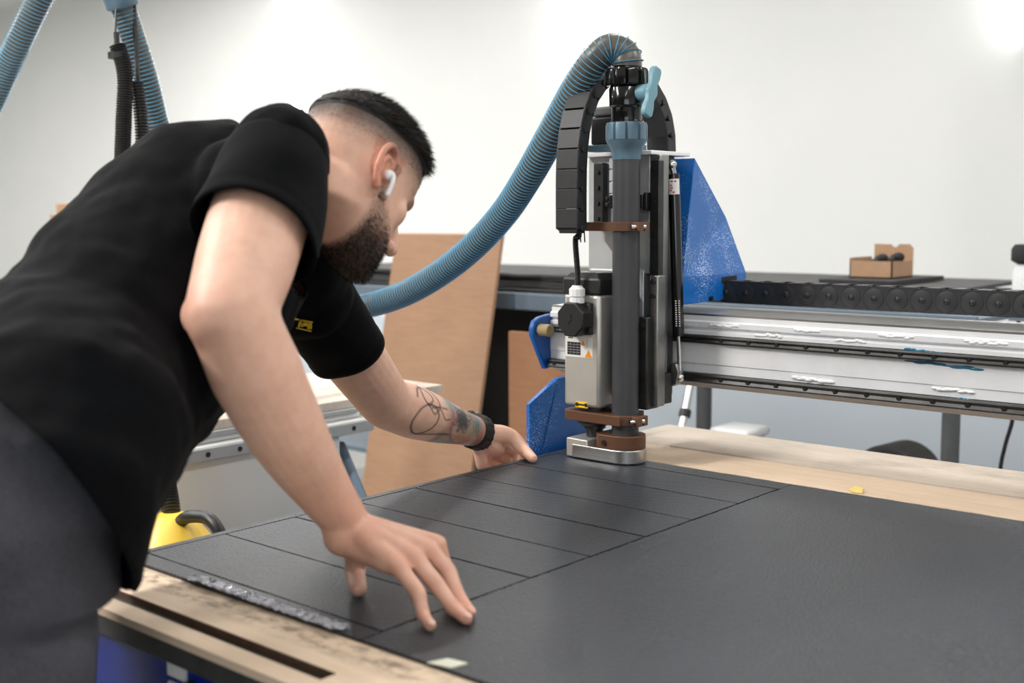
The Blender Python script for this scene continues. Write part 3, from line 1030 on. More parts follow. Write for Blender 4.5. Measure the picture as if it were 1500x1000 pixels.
# path in the Y-Z plane: up the front, over the top, down to the top plate
path = [(1.786, 1.335), (1.786, 1.42), (1.789, 1.48), (1.802, 1.54), (1.828, 1.588), (1.87, 1.622), (1.93, 1.638), (1.99, 1.63), (2.04, 1.604), (2.075, 1.56), (2.088, 1.52), (2.09, 1.486)]
MB().box(-1.455, -1.38, 2.0, 2.12, 1.474, 1.482).build('chain_bracket', 'alu_bright', hd, .001)
sp_, ln = spline([(0, y, z) for y, z in path], 18)
for i in range(17):
    a, b = sp_[i], sp_[i + 1]
    d = (b - a)
    ex = d.normalized()
    L = d.length
    lk = MB()
    up_ = Vector((1, 0, 0)).cross(ex)  # in-plane normal
    c0 = Vector((-1.418, 0, 0)) + a
    for s_ in (-1, 1):
        lk.obox(c0 + d * .5 + Vector((s_ * .0245, 0, 0)), ex * L * .56, up_ * .014, Vector((.0025, 0, 0)))
        lk.cyl(c0 + Vector((s_ * .026, 0, 0)), c0 + Vector((s_ * .030, 0, 0)), .006, 10)
    for s_ in (-1, 1):
        lk.obox(c0 + d * .5 + up_ * (s_ * .0135), ex * L * .495, up_ * .0018, Vector((.0262, 0, 0)))
    lk.build('chain_link', 'chain', vc, .001)
MB().box(-1.440, -1.396, 1.775, 1.80, 1.325, 1.337).build('chain_end', 'black', vc, .002)
c_ = MB()
for q_ in (-.004, .006):
    c_.cyl((-1.396 + q_, 1.79, 1.335), (-1.394 + q_, 1.79, 1.308), .0013, 8)
c_.build('cable_tie_ends', 'black', vc)


# ================================================================== HOSES
def ribbed_hose(name, pts, R, label, pitch=.0092, end=None):
    n_ = 700
    P, L = spline(pts, n_)
    t_ = thing(name, label, 'hose', P[0])
    MB().tube(P[::2] + [P[-1]], R - .0022, 18).build('hose_wall', 'hose_body', t_)
    # helical rib
    turns = int(L / pitch)
    seg = 20
    N = turns * seg
    frames, x = [], None
    for i in range(n_):
        d = (P[min(i + 1, n_ - 1)] - P[max(i - 1, 0)]).normalized()
        if x is None:
            x, _ = perp(d)
        x = (x - d * x.dot(d)).normalized()
        frames.append((P[i], d, x, d.cross(x)))
    rib, h = MB(), .0011
    vs, fs = [], []
    for k in range(N + 1):
        s_ = k / N * (n_ - 1)
        i = min(n_ - 2, int(s_))
        u = s_ - i
        p = frames[i][0].lerp(frames[i + 1][0], u)
        _, d, x, y = frames[i]
        x = x.lerp(frames[i + 1][2], u)
        d = d.lerp(frames[i + 1][1], u).normalized()
        x = (x - d * x.dot(d)).normalized()
        y = d.cross(x)
        a_ = 2 * PI * k / seg
        rad = x * math.cos(a_) + y * math.sin(a_)
        c = p + rad * (R - .0012)
        vs += [c - d * h, c + rad * .0024, c + d * h]
    for k in range(N):
        for j in range(2):
            fs.append((k * 3 + j, k * 3 + j + 1, k * 3 + j + 4, k * 3 + j + 3))
    rib.add(vs, fs)
    rib.build('spiral_rib', 'hose_rib', t_)
    return t_


main = [Vector((UX, UY, vh(97))), Vector((UX, UY, vh(90))), at(916, 82, 2.228), at(909, 74.5, 2.229), at(899, 71, 2.23), at(888, 73.5, 2.233), at(877, 82, 2.238), at(866, 95, 2.25), at(857, 109, 2.265), at(845, 130, 2.29), at(825, 166, 2.34), at(800, 212, 2.40), at(772, 261, 2.48),
        at(740, 310, 2.58), at(700, 355, 2.68), at(655, 393, 2.78), at(605, 424, 2.88), at(560, 442, 2.96), at(520, 450, 3.0), at(480, 452, 3.05), at(420, 448, 3.1),
        at(350, 420, 3.1), at(290, 350, 3.05), at(255, 260, 2.98), at(232, 190, 2.92), at(212, 110, 2.86), at(190, 40, 2.82), at(178, 4, 2.8)]
ribbed_hose('suction_hose', main, .0305, 'blue ribbed grey suction hose arching from the valve down behind the man')
mh = main[-1]
ribbed_hose('suction_hose', [at(78, -40, 2.9), at(52, 10, 2.92), at(28, 60, 2.95), at(2, 118, 3.0), at(-40, 215, 3.05), at(-110, 420, 3.1), at(-150, 700, 3.1)], .0305, 'blue ribbed grey suction hose end slanting at the upper left corner')
jn = thing('hose_manifold', 'blue grey pipe collar hanging above the hoses at top left', 'pipe', mh)
dm = (main[-1] - main[-2]).normalized()
MB().lathe(mh - dm * .012, dm, [(0, .036), (.004, .0385), (.03, .0385), (.034, .034), (.06, .034)], 28).build('collar', 'coupl', jn)
MB().cyl(mh + dm * .04, mh + dm * .12, .034, 24).cyl(mh + dm * .10, Vector(((mh + dm * .12).x, (mh + dm * .12).y, CEIL_Z)), .034, 24).build('drop_pipe', 'coupl', jn)


def corr_hose(pts, R, label, n_=300, name='corrugated_hose', depth=.16):
    P, L = spline(pts, n_)
    rad = [R if i % 2 else R * (1 - depth) for i in range(n_)]
    return tag(MB().tube(P, rad, 16).build(name, 'corr', smooth=False), label, 'hose')


vacx = at(252, 800, 2.32)
corr_hose([at(172, 66, 2.76), at(183, 110, 2.76), at(181, 180, 2.76), at(180, 260, 2.74), at(190, 420, 2.66), at(225, 620, 2.46), at(246, 720, 2.36), at(253, 770, 2.33), at(258, 800, 2.32)], .0195,
          'thick black corrugated hose hanging left of the blue hose and reaching the yellow vacuum', 420)
corr_hose([at(200, 120, 2.80), at(207, 180, 2.80), at(208, 240, 2.80), at(206, 330, 2.82), at(205, 480, 2.84), at(205, 700, 2.85)], .0165, 'thinner black corrugated hose hanging close behind the blue hose', 260)
corr_hose([at(194, -30, 2.80), at(198, 40, 2.80), at(201, 100, 2.80), at(203, 140, 2.81)], .0062, 'thin black conduit hanging beside the top of the blue hose', 120, 'conduit')
cl_ = thing('hose_strap', 'small black strap clip holding the thick black hose at top left', 'clip', at(172, 75, 2.76))
a_ = at(171, 60, 2.76)
MB().lathe(at(172, 86, 2.76), Vector((0, 0, 1)), [(0, .0215), (.014, .0215)], 20).build('band', 'black', cl_)
MB().box(a_.x - .006, a_.x + .006, a_.y - .004, a_.y + .004, a_.z - .02, a_.z + .02).tube([at(168, 66, 2.76), at(170, 20, 2.77), at(172, -10, 2.78)], .003, 8).build('hook', 'black', cl_)

# ================================================================== BACKGROUND: RACK AND BOARDS
RY = 3.3
rk = thing('storage_rack', 'low slate blue steel rack with grey round legs along the back wall', 'rack', (-2.3, 3.7, 0))
rx0, rx1 = -4.6, -1.19
MB().box(rx0, rx1, RY, RY + .02, 1.012, 1.074).build('front_rail', 'slate', rk, .003)
MB().box(rx0, rx1, RY + .84, RY + .86, 1.012, 1.074).build('back_rail', 'slate', rk, .003)
MB().box(rx0, rx1, RY + .02, RY + .84, 1.05, 1.066).build('shelf', 'slate', rk)
MB().box(rx0, rx1, RY + .1, RY + .84, .33, .35).build('shelf', 'slate', rk)
for px in (1393, 1031):
    xl = onY(px, 620, RY + .1).x
    for yy in (RY + .1,):
        MB().cyl((xl, yy, 0), (xl, yy, 1.05), .026, 20).build('leg', 'pole', rk)
for xl in (-4.4, -3.4):
    for yy in (RY + .1, RY + .78):
        MB().cyl((xl, yy, 0), (xl, yy, 1.05), .026, 20).build('leg', 'pole', rk)
# stacked sheets
rs2 = random.Random(4)
zz = 1.0745
for i in range(5):
    th_ = rs2.choice((.006, .008, .01, .012))
    x0, x1 = -4.3 + rs2.uniform(0, .25), -1.22 - rs2.uniform(0, .35)
    y0, y1 = RY + .03 + rs2.uniform(0, .1) + i * .015, RY + .80 + rs2.uniform(-.06, .06)
    m_ = MB()
    nn = 30
    vs, fs = [], []
    for k in range(nn + 1):
        x = x0 + (x1 - x0) * k / nn
        wv = .003 * math.sin(k * .9 + i) * (i > 0)
        for y in (y0 + .01 * math.sin(k * .7 + i * 2), y1):
            for z in (zz, zz + th_):
                vs.append((x, y, z + abs(wv) * (1 if y < RY + .4 else .2)))
    for k in range(nn):
        a, b = k * 4, (k + 1) * 4
        fs += [(a, b, b + 1, a + 1), (a + 2, a + 3, b + 3, b + 2), (a + 1, b + 1, b + 3, a + 3), (a, a + 2, b + 2, b)]
    fs += [(0, 1, 3, 2), (nn * 4, nn * 4 + 2, nn * 4 + 3, nn * 4 + 1)]
    o = m_.add(vs, fs).build('foam_sheet', 'sheet' if i % 3 else 'sheet2')
    tag(o, ('lowest black foam sheet of the stack on the slate rack', 'second lowest grey foam sheet of the stack on the slate rack', 'middle grey foam sheet of the stack on the slate rack', 'second black foam sheet from the top of the rack stack', 'topmost dark grey foam sheet of the stack on the slate rack')[i], 'sheet', 'foam sheets stacked on the rack')
    zz += th_ + .0042
ZS = zz
# dark boards stored upright under the rack
for i in range(2):
    xa = -3.35 + i * .02
    o = MB().box(-3.55 + i * .03, -2.74 - i * .02, RY + .22 + i * .06, RY + .235 + i * .06, .352, 1.046 - i * .004).build('foam_board', 'blackmatte')
    tag(o, ('front black foam board standing upright under the rack behind the tan boards', 'rear black foam board upright under the rack, hidden behind the front one')[i], 'board', 'black boards stored under the rack')
# dark sheet under the box at right, cardboard box with black fittings
ds = onY(1290, 412, RY + .35)
o = MB().box(ds.x - .14, ds.x + .10, RY + .2, RY + .62, ZS, ZS + .014).build('rubber_slab', 'sheet2')
tag(o, 'dark flat slab under the small cardboard box', 'slab')
ZB = ZS + .0142
bx = thing('cardboard_box', 'small open cardboard box with a raised back flap on the rack', 'box', (ds.x, RY + .45, ZB))
ba, bb = onY(1256, 400, RY + .40), onY(1318, 400, RY + .40)
bt = ZB + .055
x0, x1, y0, y1 = ba.x, bb.x, RY + .34, RY + .50
MB().box(x0, x1, y0, y0 + .004, ZB, bt).build('front_panel', 'card', bx)
MB().box(x0, x0 + .004, y0, y1, ZB, bt + .01).build('side_panel', 'card', bx)
MB().box(x1 - .004, x1, y0, y1, ZB, bt).build('side_panel', 'card', bx)
MB().box(x0, x1, y0, y1, ZB, ZB + .004).build('bottom_panel', 'carddark', bx)
ft = onY(1290, 357, y1).z
fx0 = x0 + .012
fp = [(fx0, y1, ZB), (x1, y1, ZB), (x1, y1, ft - .012), (x1 - .012, y1, ft), ((fx0 + x1) / 2 + .022, y1, ft)]
for k in range(7):
    a_ = -k * PI / 6
    fp.append(((fx0 + x1) / 2 + .005 + .012 * math.cos(a_), y1, ft - .001 + .009 * math.sin(a_)))
fp += [(fx0, y1, ft)]
MB().prism(fp, (0, .004, 0)).build('back_flap', 'card', bx)
for i, (ox, oy, oz) in enumerate(((.055, .05, .05), (.105, .06, .055))):
    c = Vector((x0 + ox, y0 + oy, ZB + oz))
    t_ = thing('pipe_fitting', ('black plastic fitting lying left in the small cardboard box', 'black plastic fitting with a round cap lying right in the cardboard box')[i], 'fitting', c, 'black fittings in the box')
    MB().lathe(c - Vector((.03, 0, .012)), Vector((1, .3, .35)), [(0, .016), (.012, .017), (.014, .012), (.04, .012), (.042, .018), (.056, .018)], 18).build('body', 'black', t_)
    MB().ball(c + Vector((.03, .01, .012)), (.02, .016, .016), 14, 8).build('cap', 'blackmatte', t_)
    MB().box(x0 + .004 + i * .06, x0 + .06 + i * .06, y0 + .03, y0 + .09, ZB + .004, ZB + oz - .008).build('base', 'black', t_)

# leaning big MDF board
tl, tr_ = onY(580, 342, RY - .07), onY(735, 345, RY - .07)
zt_ = (tl.z + tr_.z) / 2
br_ = onX(690, 690, tr_.x)
sl_ = (br_.y - (RY - .07)) / (br_.z - zt_)
yb0 = RY - .07 - sl_ * zt_
o = MB().prism([(tl.x, yb0, 0), (tr_.x, yb0, 0), (tr_.x, RY - .07, zt_), (tl.x, RY - .07, zt_)], (0, .016, 0.004)).build('mdf_board', 'mdf')
tag(o, 'tall tan fibreboard panel leaning against the rack behind the hose', 'board')
sc_ = MB()
ppx = onX(650, 500, (tl.x + tr_.x) / 2)
px_ = (tl.x + tr_.x) / 2 + .02
zc_ = ppx.z
yc = lambda z: RY - .07 - sl_ * (zt_ - z) - .0008
pp = [(px_ - .09, zc_ + .05), (px_ - .02, zc_ + .085), (px_ + .07, zc_ + .03), (px_ + .05, zc_ - .07), (px_ - .03, zc_ - .085), (px_ - .08, zc_ - .03)]
# lower brown panel left of the gantry
a, b = onY(745, 485, 3.05), onY(850, 486, 3.05)
o = MB().box(a.x, b.x, 3.05, 3.068, 0, a.z).build('brown_board', 'mdf2')
tag(o, 'shorter brown board standing between the tan panel and blue gantry leg', 'board')
# box top peeking over the man's back at far left
a = at(76, 298, 5.2)
bxl = thing('carton', 'tan carton peeking out above the man\'s back at left', 'box', (a.x, a.y, 0))
R1 = Vector((RT.x, RT.y, 0)).normalized()
F1 = Vector((FW.x, FW.y, 0)).normalized()
c = Vector((a.x, a.y, 0)) + R1 * .24 + F1 * .2
cb = MB()
cb.obox(c + Vector((0, 0, (a.z - .05) / 2)), R1 * .25, F1 * .2, Vector((0, 0, (a.z - .05) / 2)))
cb.build('body', 'card', bxl)
MB().obox(c + Vector((.0, 0, a.z - .025)), R1 * .23, F1 * .18, Vector((0, 0, .025))).build('lid', 'card', bxl, .003)
MB().obox(c + R1 * .13 + Vector((0, 0, a.z + .012)), R1 * .1, F1 * .1, Vector((0, 0, .012))).build('flap', 'card', bxl)

# right background: canister at the edge, white bin, roll, tripod leg, cable
a = onY(1504, 388, RY + .5)
cn = thing('spray_canister', 'white canister with a black cap at the right edge on the rack', 'canister', (a.x, a.y, ZS))
zc0 = onY(1497, 386, RY + .5).z
pedz = 1.066
MB().box(rx1 + .02, rx1 + .52, RY + .2, RY + .8, 1.05, 1.066).build('shelf', 'slate', rk)
MB().box(rx1, rx1 + .54, RY + .78, RY + .8, 1.0, 1.066).build('back_rail', 'slate', rk)
MB().cyl((rx1 + .5, RY + .7, 0), (rx1 + .5, RY + .7, 1.05), .02).build('leg', 'pole', rk)
MB().cyl((rx1 + .5, RY + .3, 0), (rx1 + .5, RY + .3, 1.05), .02).build('leg', 'pole', rk)
MB().lathe((a.x, a.y, 0), (0, 0, 1), [(pedz, .04), (zc0 - .03, .04), (zc0 - .004, .032), (zc0, .02)], 24).build('body', 'white', cn)
MB().lathe((a.x, a.y, 0), (0, 0, 1), [(zc0, .03), (zc0 + .01, .046), (zc0 + .045, .046), (zc0 + .06, .036)], 24).build('cap', 'blackmatte', cn)
cn.location.z = pedz
for ch in cn.children:
    ch.matrix_parent_inverse = Matrix.Translation(-Vector(cn.location))
o = MB().box(rx1 + .02, rx1 + .38, RY + .42, RY + .78, 1.0665, 1.088).build('rubber_slab', 'sheet2')
o2 = tag(o, 'dark flat slab on the rack end at the right edge of the frame', 'slab')
cn.location.z = 1.088
for ch in cn.children:
    ch.matrix_parent_inverse = Matrix.Translation(-Vector(cn.location))

a, b = onY(1062, 623, 3.35), onY(1118, 637, 3.35)
wb = thing('white_bin', 'white plastic bin with rounded lid standing behind the far board', 'bin', (a.x, 3.4, 0))
bz1 = onY(1085, 622, 3.35).z
MB().box(a.x + .006, b.x - .006, 3.26, 3.39, 0, bz1 - .03).build('body', 'white', wb, .012)
MB().box(a.x, b.x, 3.25, 3.40, bz1 - .03, bz1).build('lid', 'white', wb, .01)
c = onY(1318, 726, 3.75)
ro = thing('foam_roll', 'thick dark round roll standing on the lower shelf of the rack', 'roll', (c.x, 3.75, .35))
Rr = (onY(1318, 645, 3.75).z - .352) / 2
cz = .352 + Rr
MB().lathe((c.x - .0, 3.64, cz), (0.12, 1, 0), [(0, Rr), (.14, Rr)], 48).build('outer_layer', 'wheel', ro)
for k in range(4):
    r0 = Rr * (.9 - k * .2)
    MB().lathe((c.x - .0006, 3.6345, cz), (0.12, 1, 0), [(0, r0), (.006, r0)], 40).build('inner_layer', 'wheel' if k % 2 else 'sheet2', ro)
tp = thing('tripod_leg', 'silver tube leg with a black clamp leaning beside the dark rack leg', 'pole', onY(1000, 640, 3.1))
a, b = onY(1012, 562, 3.18), onY(1000, 622, 3.12)
d = (b - a)
top = a - d * 1.0
bot = b + d * ((b.z) / -d.z)
MB().cyl(bot, top, .0125, 16).build('tube', 'chrome', tp)
c = a.lerp(b, .72)
MB().cyl(c - d.normalized() * .012, c + d.normalized() * .012, .019, 16).build('clamp', 'black', tp, .002)
MB().cyl(bot, bot - d.normalized() * .05, .016, 16).build('foot', 'black', tp)
cb_, _ = spline([onY(1492, 470, 3.3), onY(1489, 560, 3.3), onY(1483, 615, 3.3), onY(1473, 650, 3.3), onY(1465, 690, 3.3), onY(1462, 760, 3.28), Vector((-1.1, 3.1, .006)), Vector((-1.3, 2.9, .006))], 60)
tag(MB().tube(cb_, .0055, 10).build('power_cable', 'black'), 'thin dark cable hanging right of the rack leg', 'cable')

# white bench at left behind the man
wx = -2.22
wbn = thing('white_workbench', 'white steel workbench with grey slotted rail and wood top behind the man', 'workbench', (wx - .3, 1.5, 0))
ye = onX(548, 630, wx).y
r0 = onX(288, 678, wx)
r1 = onX(547, 631, wx)
zr = (r0.z + r1.z) / 2
MB().box(wx - .5, wx - .012, .2, ye - .12, .12, zr).build('side_panel', 'whitepaint', wbn, .004)
MB().box(wx - .5, wx, .2, ye, zr, zr + .034).build('lower_rail', 'whitepaint', wbn, .003)
rl = MB().box(wx - .004, wx + .012, .2, ye - .01, zr + .004, zr + .032).build('slotted_rail', 'grey_rail', wbn, .002)
yy = .3
while yy < ye - .03:
    MB().cyl((wx + .010, yy, zr + .018), (wx + .0135, yy, zr + .018), .006, 12).build('hole', 'blackmatte', rl)
    yy += .085
MB().box(wx - .5, wx - .03, .2, ye - .02, zr + .034, zr + .049).build('upper_rail', 'whitepaint', wbn, .003)
MB().box(wx - .5, wx - .02, .2, ye - .03, zr + .049, zr + .0615).build('upper_rail', 'grey_rail', wbn, .003)
lab(MB().box(wx - .5, wx - .03, .2, ye + .28, zr + .062, zr + .083).build('top_board', 'bedfar', wbn, .001), 'pale wood top board')
MB().box(wx - .06, wx - .004, ye - .17, ye - .11, 0, zr).build('leg', 'whitepaint', wbn, .003)
MB().box(wx - .5, wx - .44, ye - .17, ye - .11, 0, zr).build('leg', 'whitepaint', wbn, .003)
MB().box(wx - .5, wx - .04, .2, ye - .12, 0, .12).build('base', 'whitepaint', wbn)
a, b = onX(499, 652, wx - .06), onX(531, 730, wx + .12)
d = b - a
MB().cyl(a, a + d * (a.z / -d.z), .0125, 16).build('brace', 'bluegrey', wbn)
MB().ball(onX(497, 690, wx - .07), (.012, .012, .03), 12, 8).build('knob', 'black', wbn)

# yellow vacuum
vcn = thing('vacuum_cleaner', 'yellow drum vacuum cleaner with a black handle behind the table corner', 'vacuum cleaner', (at(250, 800, 2.32).x, at(250, 800, 2.32).y, 0))
vp = at(252, 800, 2.32)
vz = at(262, 752, 2.32).z
MB().lathe((vp.x, vp.y, .08), (0, 0, 1), [(0, .15), (.02, .165), (vz - .30, .165), (vz - .29, .17), (vz - .26, .17)], 36).build('drum', 'blackmatte', vcn)
MB().lathe((vp.x, vp.y, 0), (0, 0, 1), [(vz - .18, .172), (vz - .10, .17), (vz - .085, .155), (vz - .08, .10), (vz - .06, .085), (vz - .02, .055), (vz, .03)], 36).build('head', 'yellow', vcn)
hp = [at(262, 766, 2.30), at(275, 757, 2.27), at(298, 757, 2.25), at(312, 765, 2.23), at(322, 782, 2.22), at(322, 800, 2.22)]
hpp, _ = spline(hp, 24)
MB().tube(hpp, .0125, 12).build('handle', 'black', vcn)
for k in range(4):
    a_ = k * PI / 2 + .5
    MB().ball((vp.x + .14 * math.cos(a_), vp.y + .14 * math.sin(a_), .04), .04, 14, 8).build('wheel', 'black', vcn)

# ================================================================== PERSON
def limb(mb, pts, rad, seg=20, n=14):
    """closed tapered tube with round ends; rad are radii or (ra, rb, axis) ellipses"""
    P, _ = spline(pts, n)
    rr = np.interp(np.linspace(0, 1, n), np.linspace(0, 1, len(rad)), rad)
    # parametrise radii by the spline's own control points
    ctrl = [0.0]
    for i in range(1, len(pts)):
        ctrl.append(ctrl[-1] + (Vector(pts[i]) - Vector(pts[i - 1])).length)
    ctrl = [c / ctrl[-1] for c in ctrl]
    rr = np.interp(np.linspace(0, 1, n), ctrl, rad)
    d0, d1 = (P[0] - P[1]).normalized(), (P[-1] - P[-2]).normalized()
    Q, R = [], []
    for k in (80, 55, 30):
        a = math.radians(k)
        Q.append(P[0] + d0 * rr[0] * math.sin(a)); R.append(rr[0] * math.cos(a))
    Q += P; R += list(rr)
    for k in (30, 55, 80):
        a = math.radians(k)
        Q.append(P[-1] + d1 * rr[-1] * math.sin(a)); R.append(rr[-1] * math.cos(a))
    mb.tube(Q, [float(r) for r in R], seg)


def loft(mb, secs, seg=32, p=2.0):
    """sections (centre, axis a, axis b, ra, rb)"""
    vs, fs = [], []
    for c, a, b, ra, rb in secs:
        for k in range(seg):
            t_ = 2 * PI * k / seg
            ca, sa = math.cos(t_), math.sin(t_)
            ca = math.copysign(abs(ca) ** (2 / p), ca)
            sa = math.copysign(abs(sa) ** (2 / p), sa)
            vs.append(c + a * (ra * ca) + b * (rb * sa))
    n = len(secs)
    for i in range(n - 1):
        for k in range(seg):
            k2 = (k + 1) % seg
            fs.append((i * seg + k, i * seg + k2, (i + 1) * seg + k2, (i + 1) * seg + k))
    fs.append(tuple(range(seg))[::-1])
    fs.append(tuple((n - 1) * seg + k for k in range(seg)))
    mb.add(vs, fs)


def remesh(mb, voxel):
    me = mb.mesh('tmp')
    o = bpy.data.objects.new('tmp', me)
    COL.objects.link(o)
    m_ = o.modifiers.new('r', 'REMESH')
    m_.mode = 'VOXEL'
    m_.voxel_size = voxel
    dg = bpy.context.evaluated_depsgraph_get()
    out = bpy.data.meshes.new_from_object(o.evaluated_get(dg))
    bpy.data.objects.remove(o)
    return out


def get_co(me):
    a = np.empty(len(me.vertices) * 3)
    me.vertices.foreach_get('co', a)
    return a.reshape(-1, 3)


def set_co(me, a):
    me.vertices.foreach_set('co', np.ascontiguousarray(a, dtype=np.float32).ravel())
    me.update()


def get_no(me):
    a = np.empty(len(me.vertices) * 3, dtype=np.float32)
    me.vertex_normals.foreach_get('vector', a)
    return a.reshape(-1, 3).astype(float)


def relax(me, it, fac=0.5, wgt=None):
    e = np.empty(len(me.edges) * 2, dtype=np.int32)
    me.edges.foreach_get('vertices', e)
    e = e.reshape(-1, 2)
    co_ = get_co(me)
    n = len(co_)
    deg = np.bincount(e.ravel(), minlength=n).astype(float)
    for k in range(it):
        f_ = fac if k % 2 == 0 else -fac * 1.02   # volume-keeping pair of passes
        s = np.zeros_like(co_)
        for ax in range(3):
            s[:, ax] = np.bincount(e[:, 0], co_[e[:, 1], ax], n) + np.bincount(e[:, 1], co_[e[:, 0], ax], n)
        d = s / deg[:, None] - co_
        if wgt is not None:
            d *= wgt[:, None]
        co_ = co_ + d * f_
    set_co(me, co_)


def sstep(a, b, x):
    t_ = np.clip((x - a) / (b - a), 0, 1)
    return t_ * t_ * (3 - 2 * t_)


V = lambda *a: Vector(a)
npv = lambda v: np.array((v.x, v.y, v.z))

# ---- joints
RSH, RHEM, RELB, RWR = at(406, 236, 1.50), at(378, 325, 1.43), at(336, 462, 1.335), at(508, 765, 1.475)
LSH, LELB = at(452, 432, 1.84), onX(566, 590, -1.535)
LWR = onX(700, 633, -1.565)
PEL = at(58, 655, 1.275)
NECK0 = at(420, 285, 1.665)
HCEN = at(511, 266, 1.65)
HS = 0.96

# ---- head frame
def camvec(x, y, z):
    return (RT * x + UP * y + FW * z).normalized()


hg_ = camvec(.535, -.57, .625)
hh_ = camvec(.34, .82, .46)
hh_ = (hh_ - hg_ * hh_.dot(hg_)).normalized()
he_ = hg_.cross(hh_).normalized()
H = lambda x, y, z: HCEN + (he_ * x + hg_ * y + hh_ * z) * HS

body = MB()
# skull and face
tab = [(-.113, .080, .058, .016), (-.104, .092, .036, .032), (-.088, .097, .002, .048), (-.066, .097, -.040, .0595), (-.045, .096, -.068, .066), (-.02, .096, -.084, .070), (0, .096, -.094, .073),
       (.02, .097, -.100, .0755), (.04, .100, -.102, .077), (.06, .099, -.100, .077), (.08, .092, -.092, .073), (.10, .074, -.074, .062), (.114, .050, -.050, .045), (.124, .024, -.024, .022)]
secs = []
for z, yf_, yb__, w_ in tab:
    secs.append((H(0, (yf_ + yb__) / 2, z), he_, hg_, w_ * HS, (yf_ - yb__) / 2 * HS))
loft(body, secs, 40, 2.25)
limb(body, [H(0, .094, .02), H(0, .110, -.010), H(0, .120, -.030)], [.008, .010, .0115])
for s in (-1, 1):
    body.ball(H(s * .011, .106, -.036), .0095)
    body.ball(H(s * .041, .060, -.012), (.025, .023, .028), axes=(he_, hg_, hh_))
    limb(body, [H(s * .047, .078, .027), H(s * .025, .093, .029), H(0, .094, .026)], [.006, .009, .009])
limb(body, [H(-.022, .090, -.061), H(0, .100, -.058), H(.022, .090, -.061)], [.004, .0075, .004])
limb(body, [H(-.020, .089, -.070), H(0, .099, -.072), H(.020, .089, -.070)], [.004, .008, .004])
body.ball(H(0, .084, -.098), (.024, .018, .016), axes=(he_, hg_, hh_))
# ears
for s in (-1, 1):
    def E_(y, z, o=0.0):
        # ear plate flares out towards the back
        return H(s * (.073 + .46 * max(0, (.010 - y)) + o), y - .004, z + .002)
    hel = [(.009, .004, -.002), (.011, .016, 0), (.006, .029, .001), (-.006, .035, .002), (-.019, .031, .002), (-.027, .018, .001), (-.027, .002, 0), (-.021, -.013, -.001), (-.012, -.024, -.001), (-.004, -.028, -.001)]
    limb(body, [E_(*q_) for q_ in hel], [.0035, .0042, .0046, .005, .005, .0048, .0045, .0045, .0052, .006], 12, 40)
    limb(body, [E_(.003, .020, -.001), E_(-.010, .018, .001), E_(-.017, .004, .0005), E_(-.012, -.010, -.001)], [.003, .0035, .004, .004], 10, 20)
    body.ball(E_(.004, -.004, .003), (.006, .005, .007), 12, 8)
    body.ball(E_(-.005, -.024, -.002), (.006, .008, .009), 14, 8)
    for yy, zz_, rz in ((-.006, .004, .025), (-.014, .008, .022)):
        body.ball(E_(yy, zz_, -.0095), (.010, .013, rz), 16, 10, axes=(he_, hg_, hh_))
# neck
limb(body, [NECK0 + (NECK0 - H(0, -.02, -.04)) * .3, NECK0, at(480, 282, 1.635), H(0, -.026, -.045), H(0, -.02, 0)], [.085, .076, .068, .066, .05], 28, 24)
limb(body, [at(440, 240, 1.66), at(480, 232, 1.63), H(0, -.055, -.01)], [.055, .052, .045], 20, 12)

# trunk
Lc = (LSH - RSH).normalized()
Uc = (NECK0 - PEL)
Uc = (Uc - Lc * Uc.dot(Lc)).normalized()
Fc = Lc.cross(Uc).normalized()
Lp = V(-1, 0.12, 0).normalized()
trunk = [  # px, py, D, half width, half depth, twist share
    (0, 735, 1.25, .200, .140, 0.0), (16, 678, 1.27, .195, .145, .1), (102, 582, 1.42, .176, .151, .35), (198, 477, 1.54, .172, .161, .65), (278, 384, 1.63, .166, .164, .9), (340, 312, 1.67, .152, .152, 1), (392, 284, 1.675, .112, .105, 1), (425, 280, 1.68, .075, .07, 1)]


def frames(grow=0.0, rows=trunk):
    out = []
    for i, (x, y, D, a, b, tw) in enumerate(rows):
        L_ = Lp.lerp(Lc, tw).normalized()
        c = at(x, y, D)
        c0 = at(*rows[max(0, i - 1)][:3])
        c1 = at(*rows[min(len(rows) - 1, i + 1)][:3])
        u = (c1 - c0).normalized()
        L_ = (L_ - u * L_.dot(u)).normalized()
        F_ = L_.cross(u)
        out.append((c, L_, F_, a + grow, b + grow))
    return out


loft(body, frames(-.035, trunk[2:]), 32, 2.2)
for sh, s in ((RSH, 1), (LSH, -1)):
    limb(body, [NECK0.lerp(sh, .25), NECK0.lerp(sh, .7), sh], [.066, .056, .054], 20, 12)
# right arm
limb(body, [RSH, RSH.lerp(RELB, .35), RSH.lerp(RELB, .7), RELB], [.060, .0605, .058, .051], 24, 20)
mid = RELB.lerp(RWR, .5)
limb(body, [RELB + at(4, 0, 1.335) - at(0, 0, 1.335), at(375, 545, 1.365), at(424, 640, 1.405), at(470, 712, 1.45), RWR], [.050, .0535, .0465, .036, .0285], 24, 26)
body.ball(at(302, 462, 1.36), .030)
# left arm
limb(body, [LSH, LSH.lerp(LELB, .5), LELB], [.058, .054, .047], 24, 18)
limb(body, [LELB, onX(604, 603, -1.54), onX(640, 615, -1.55), onX(672, 625, -1.557), LWR], [.047, .049, .043, .034, .0285], 24, 22)


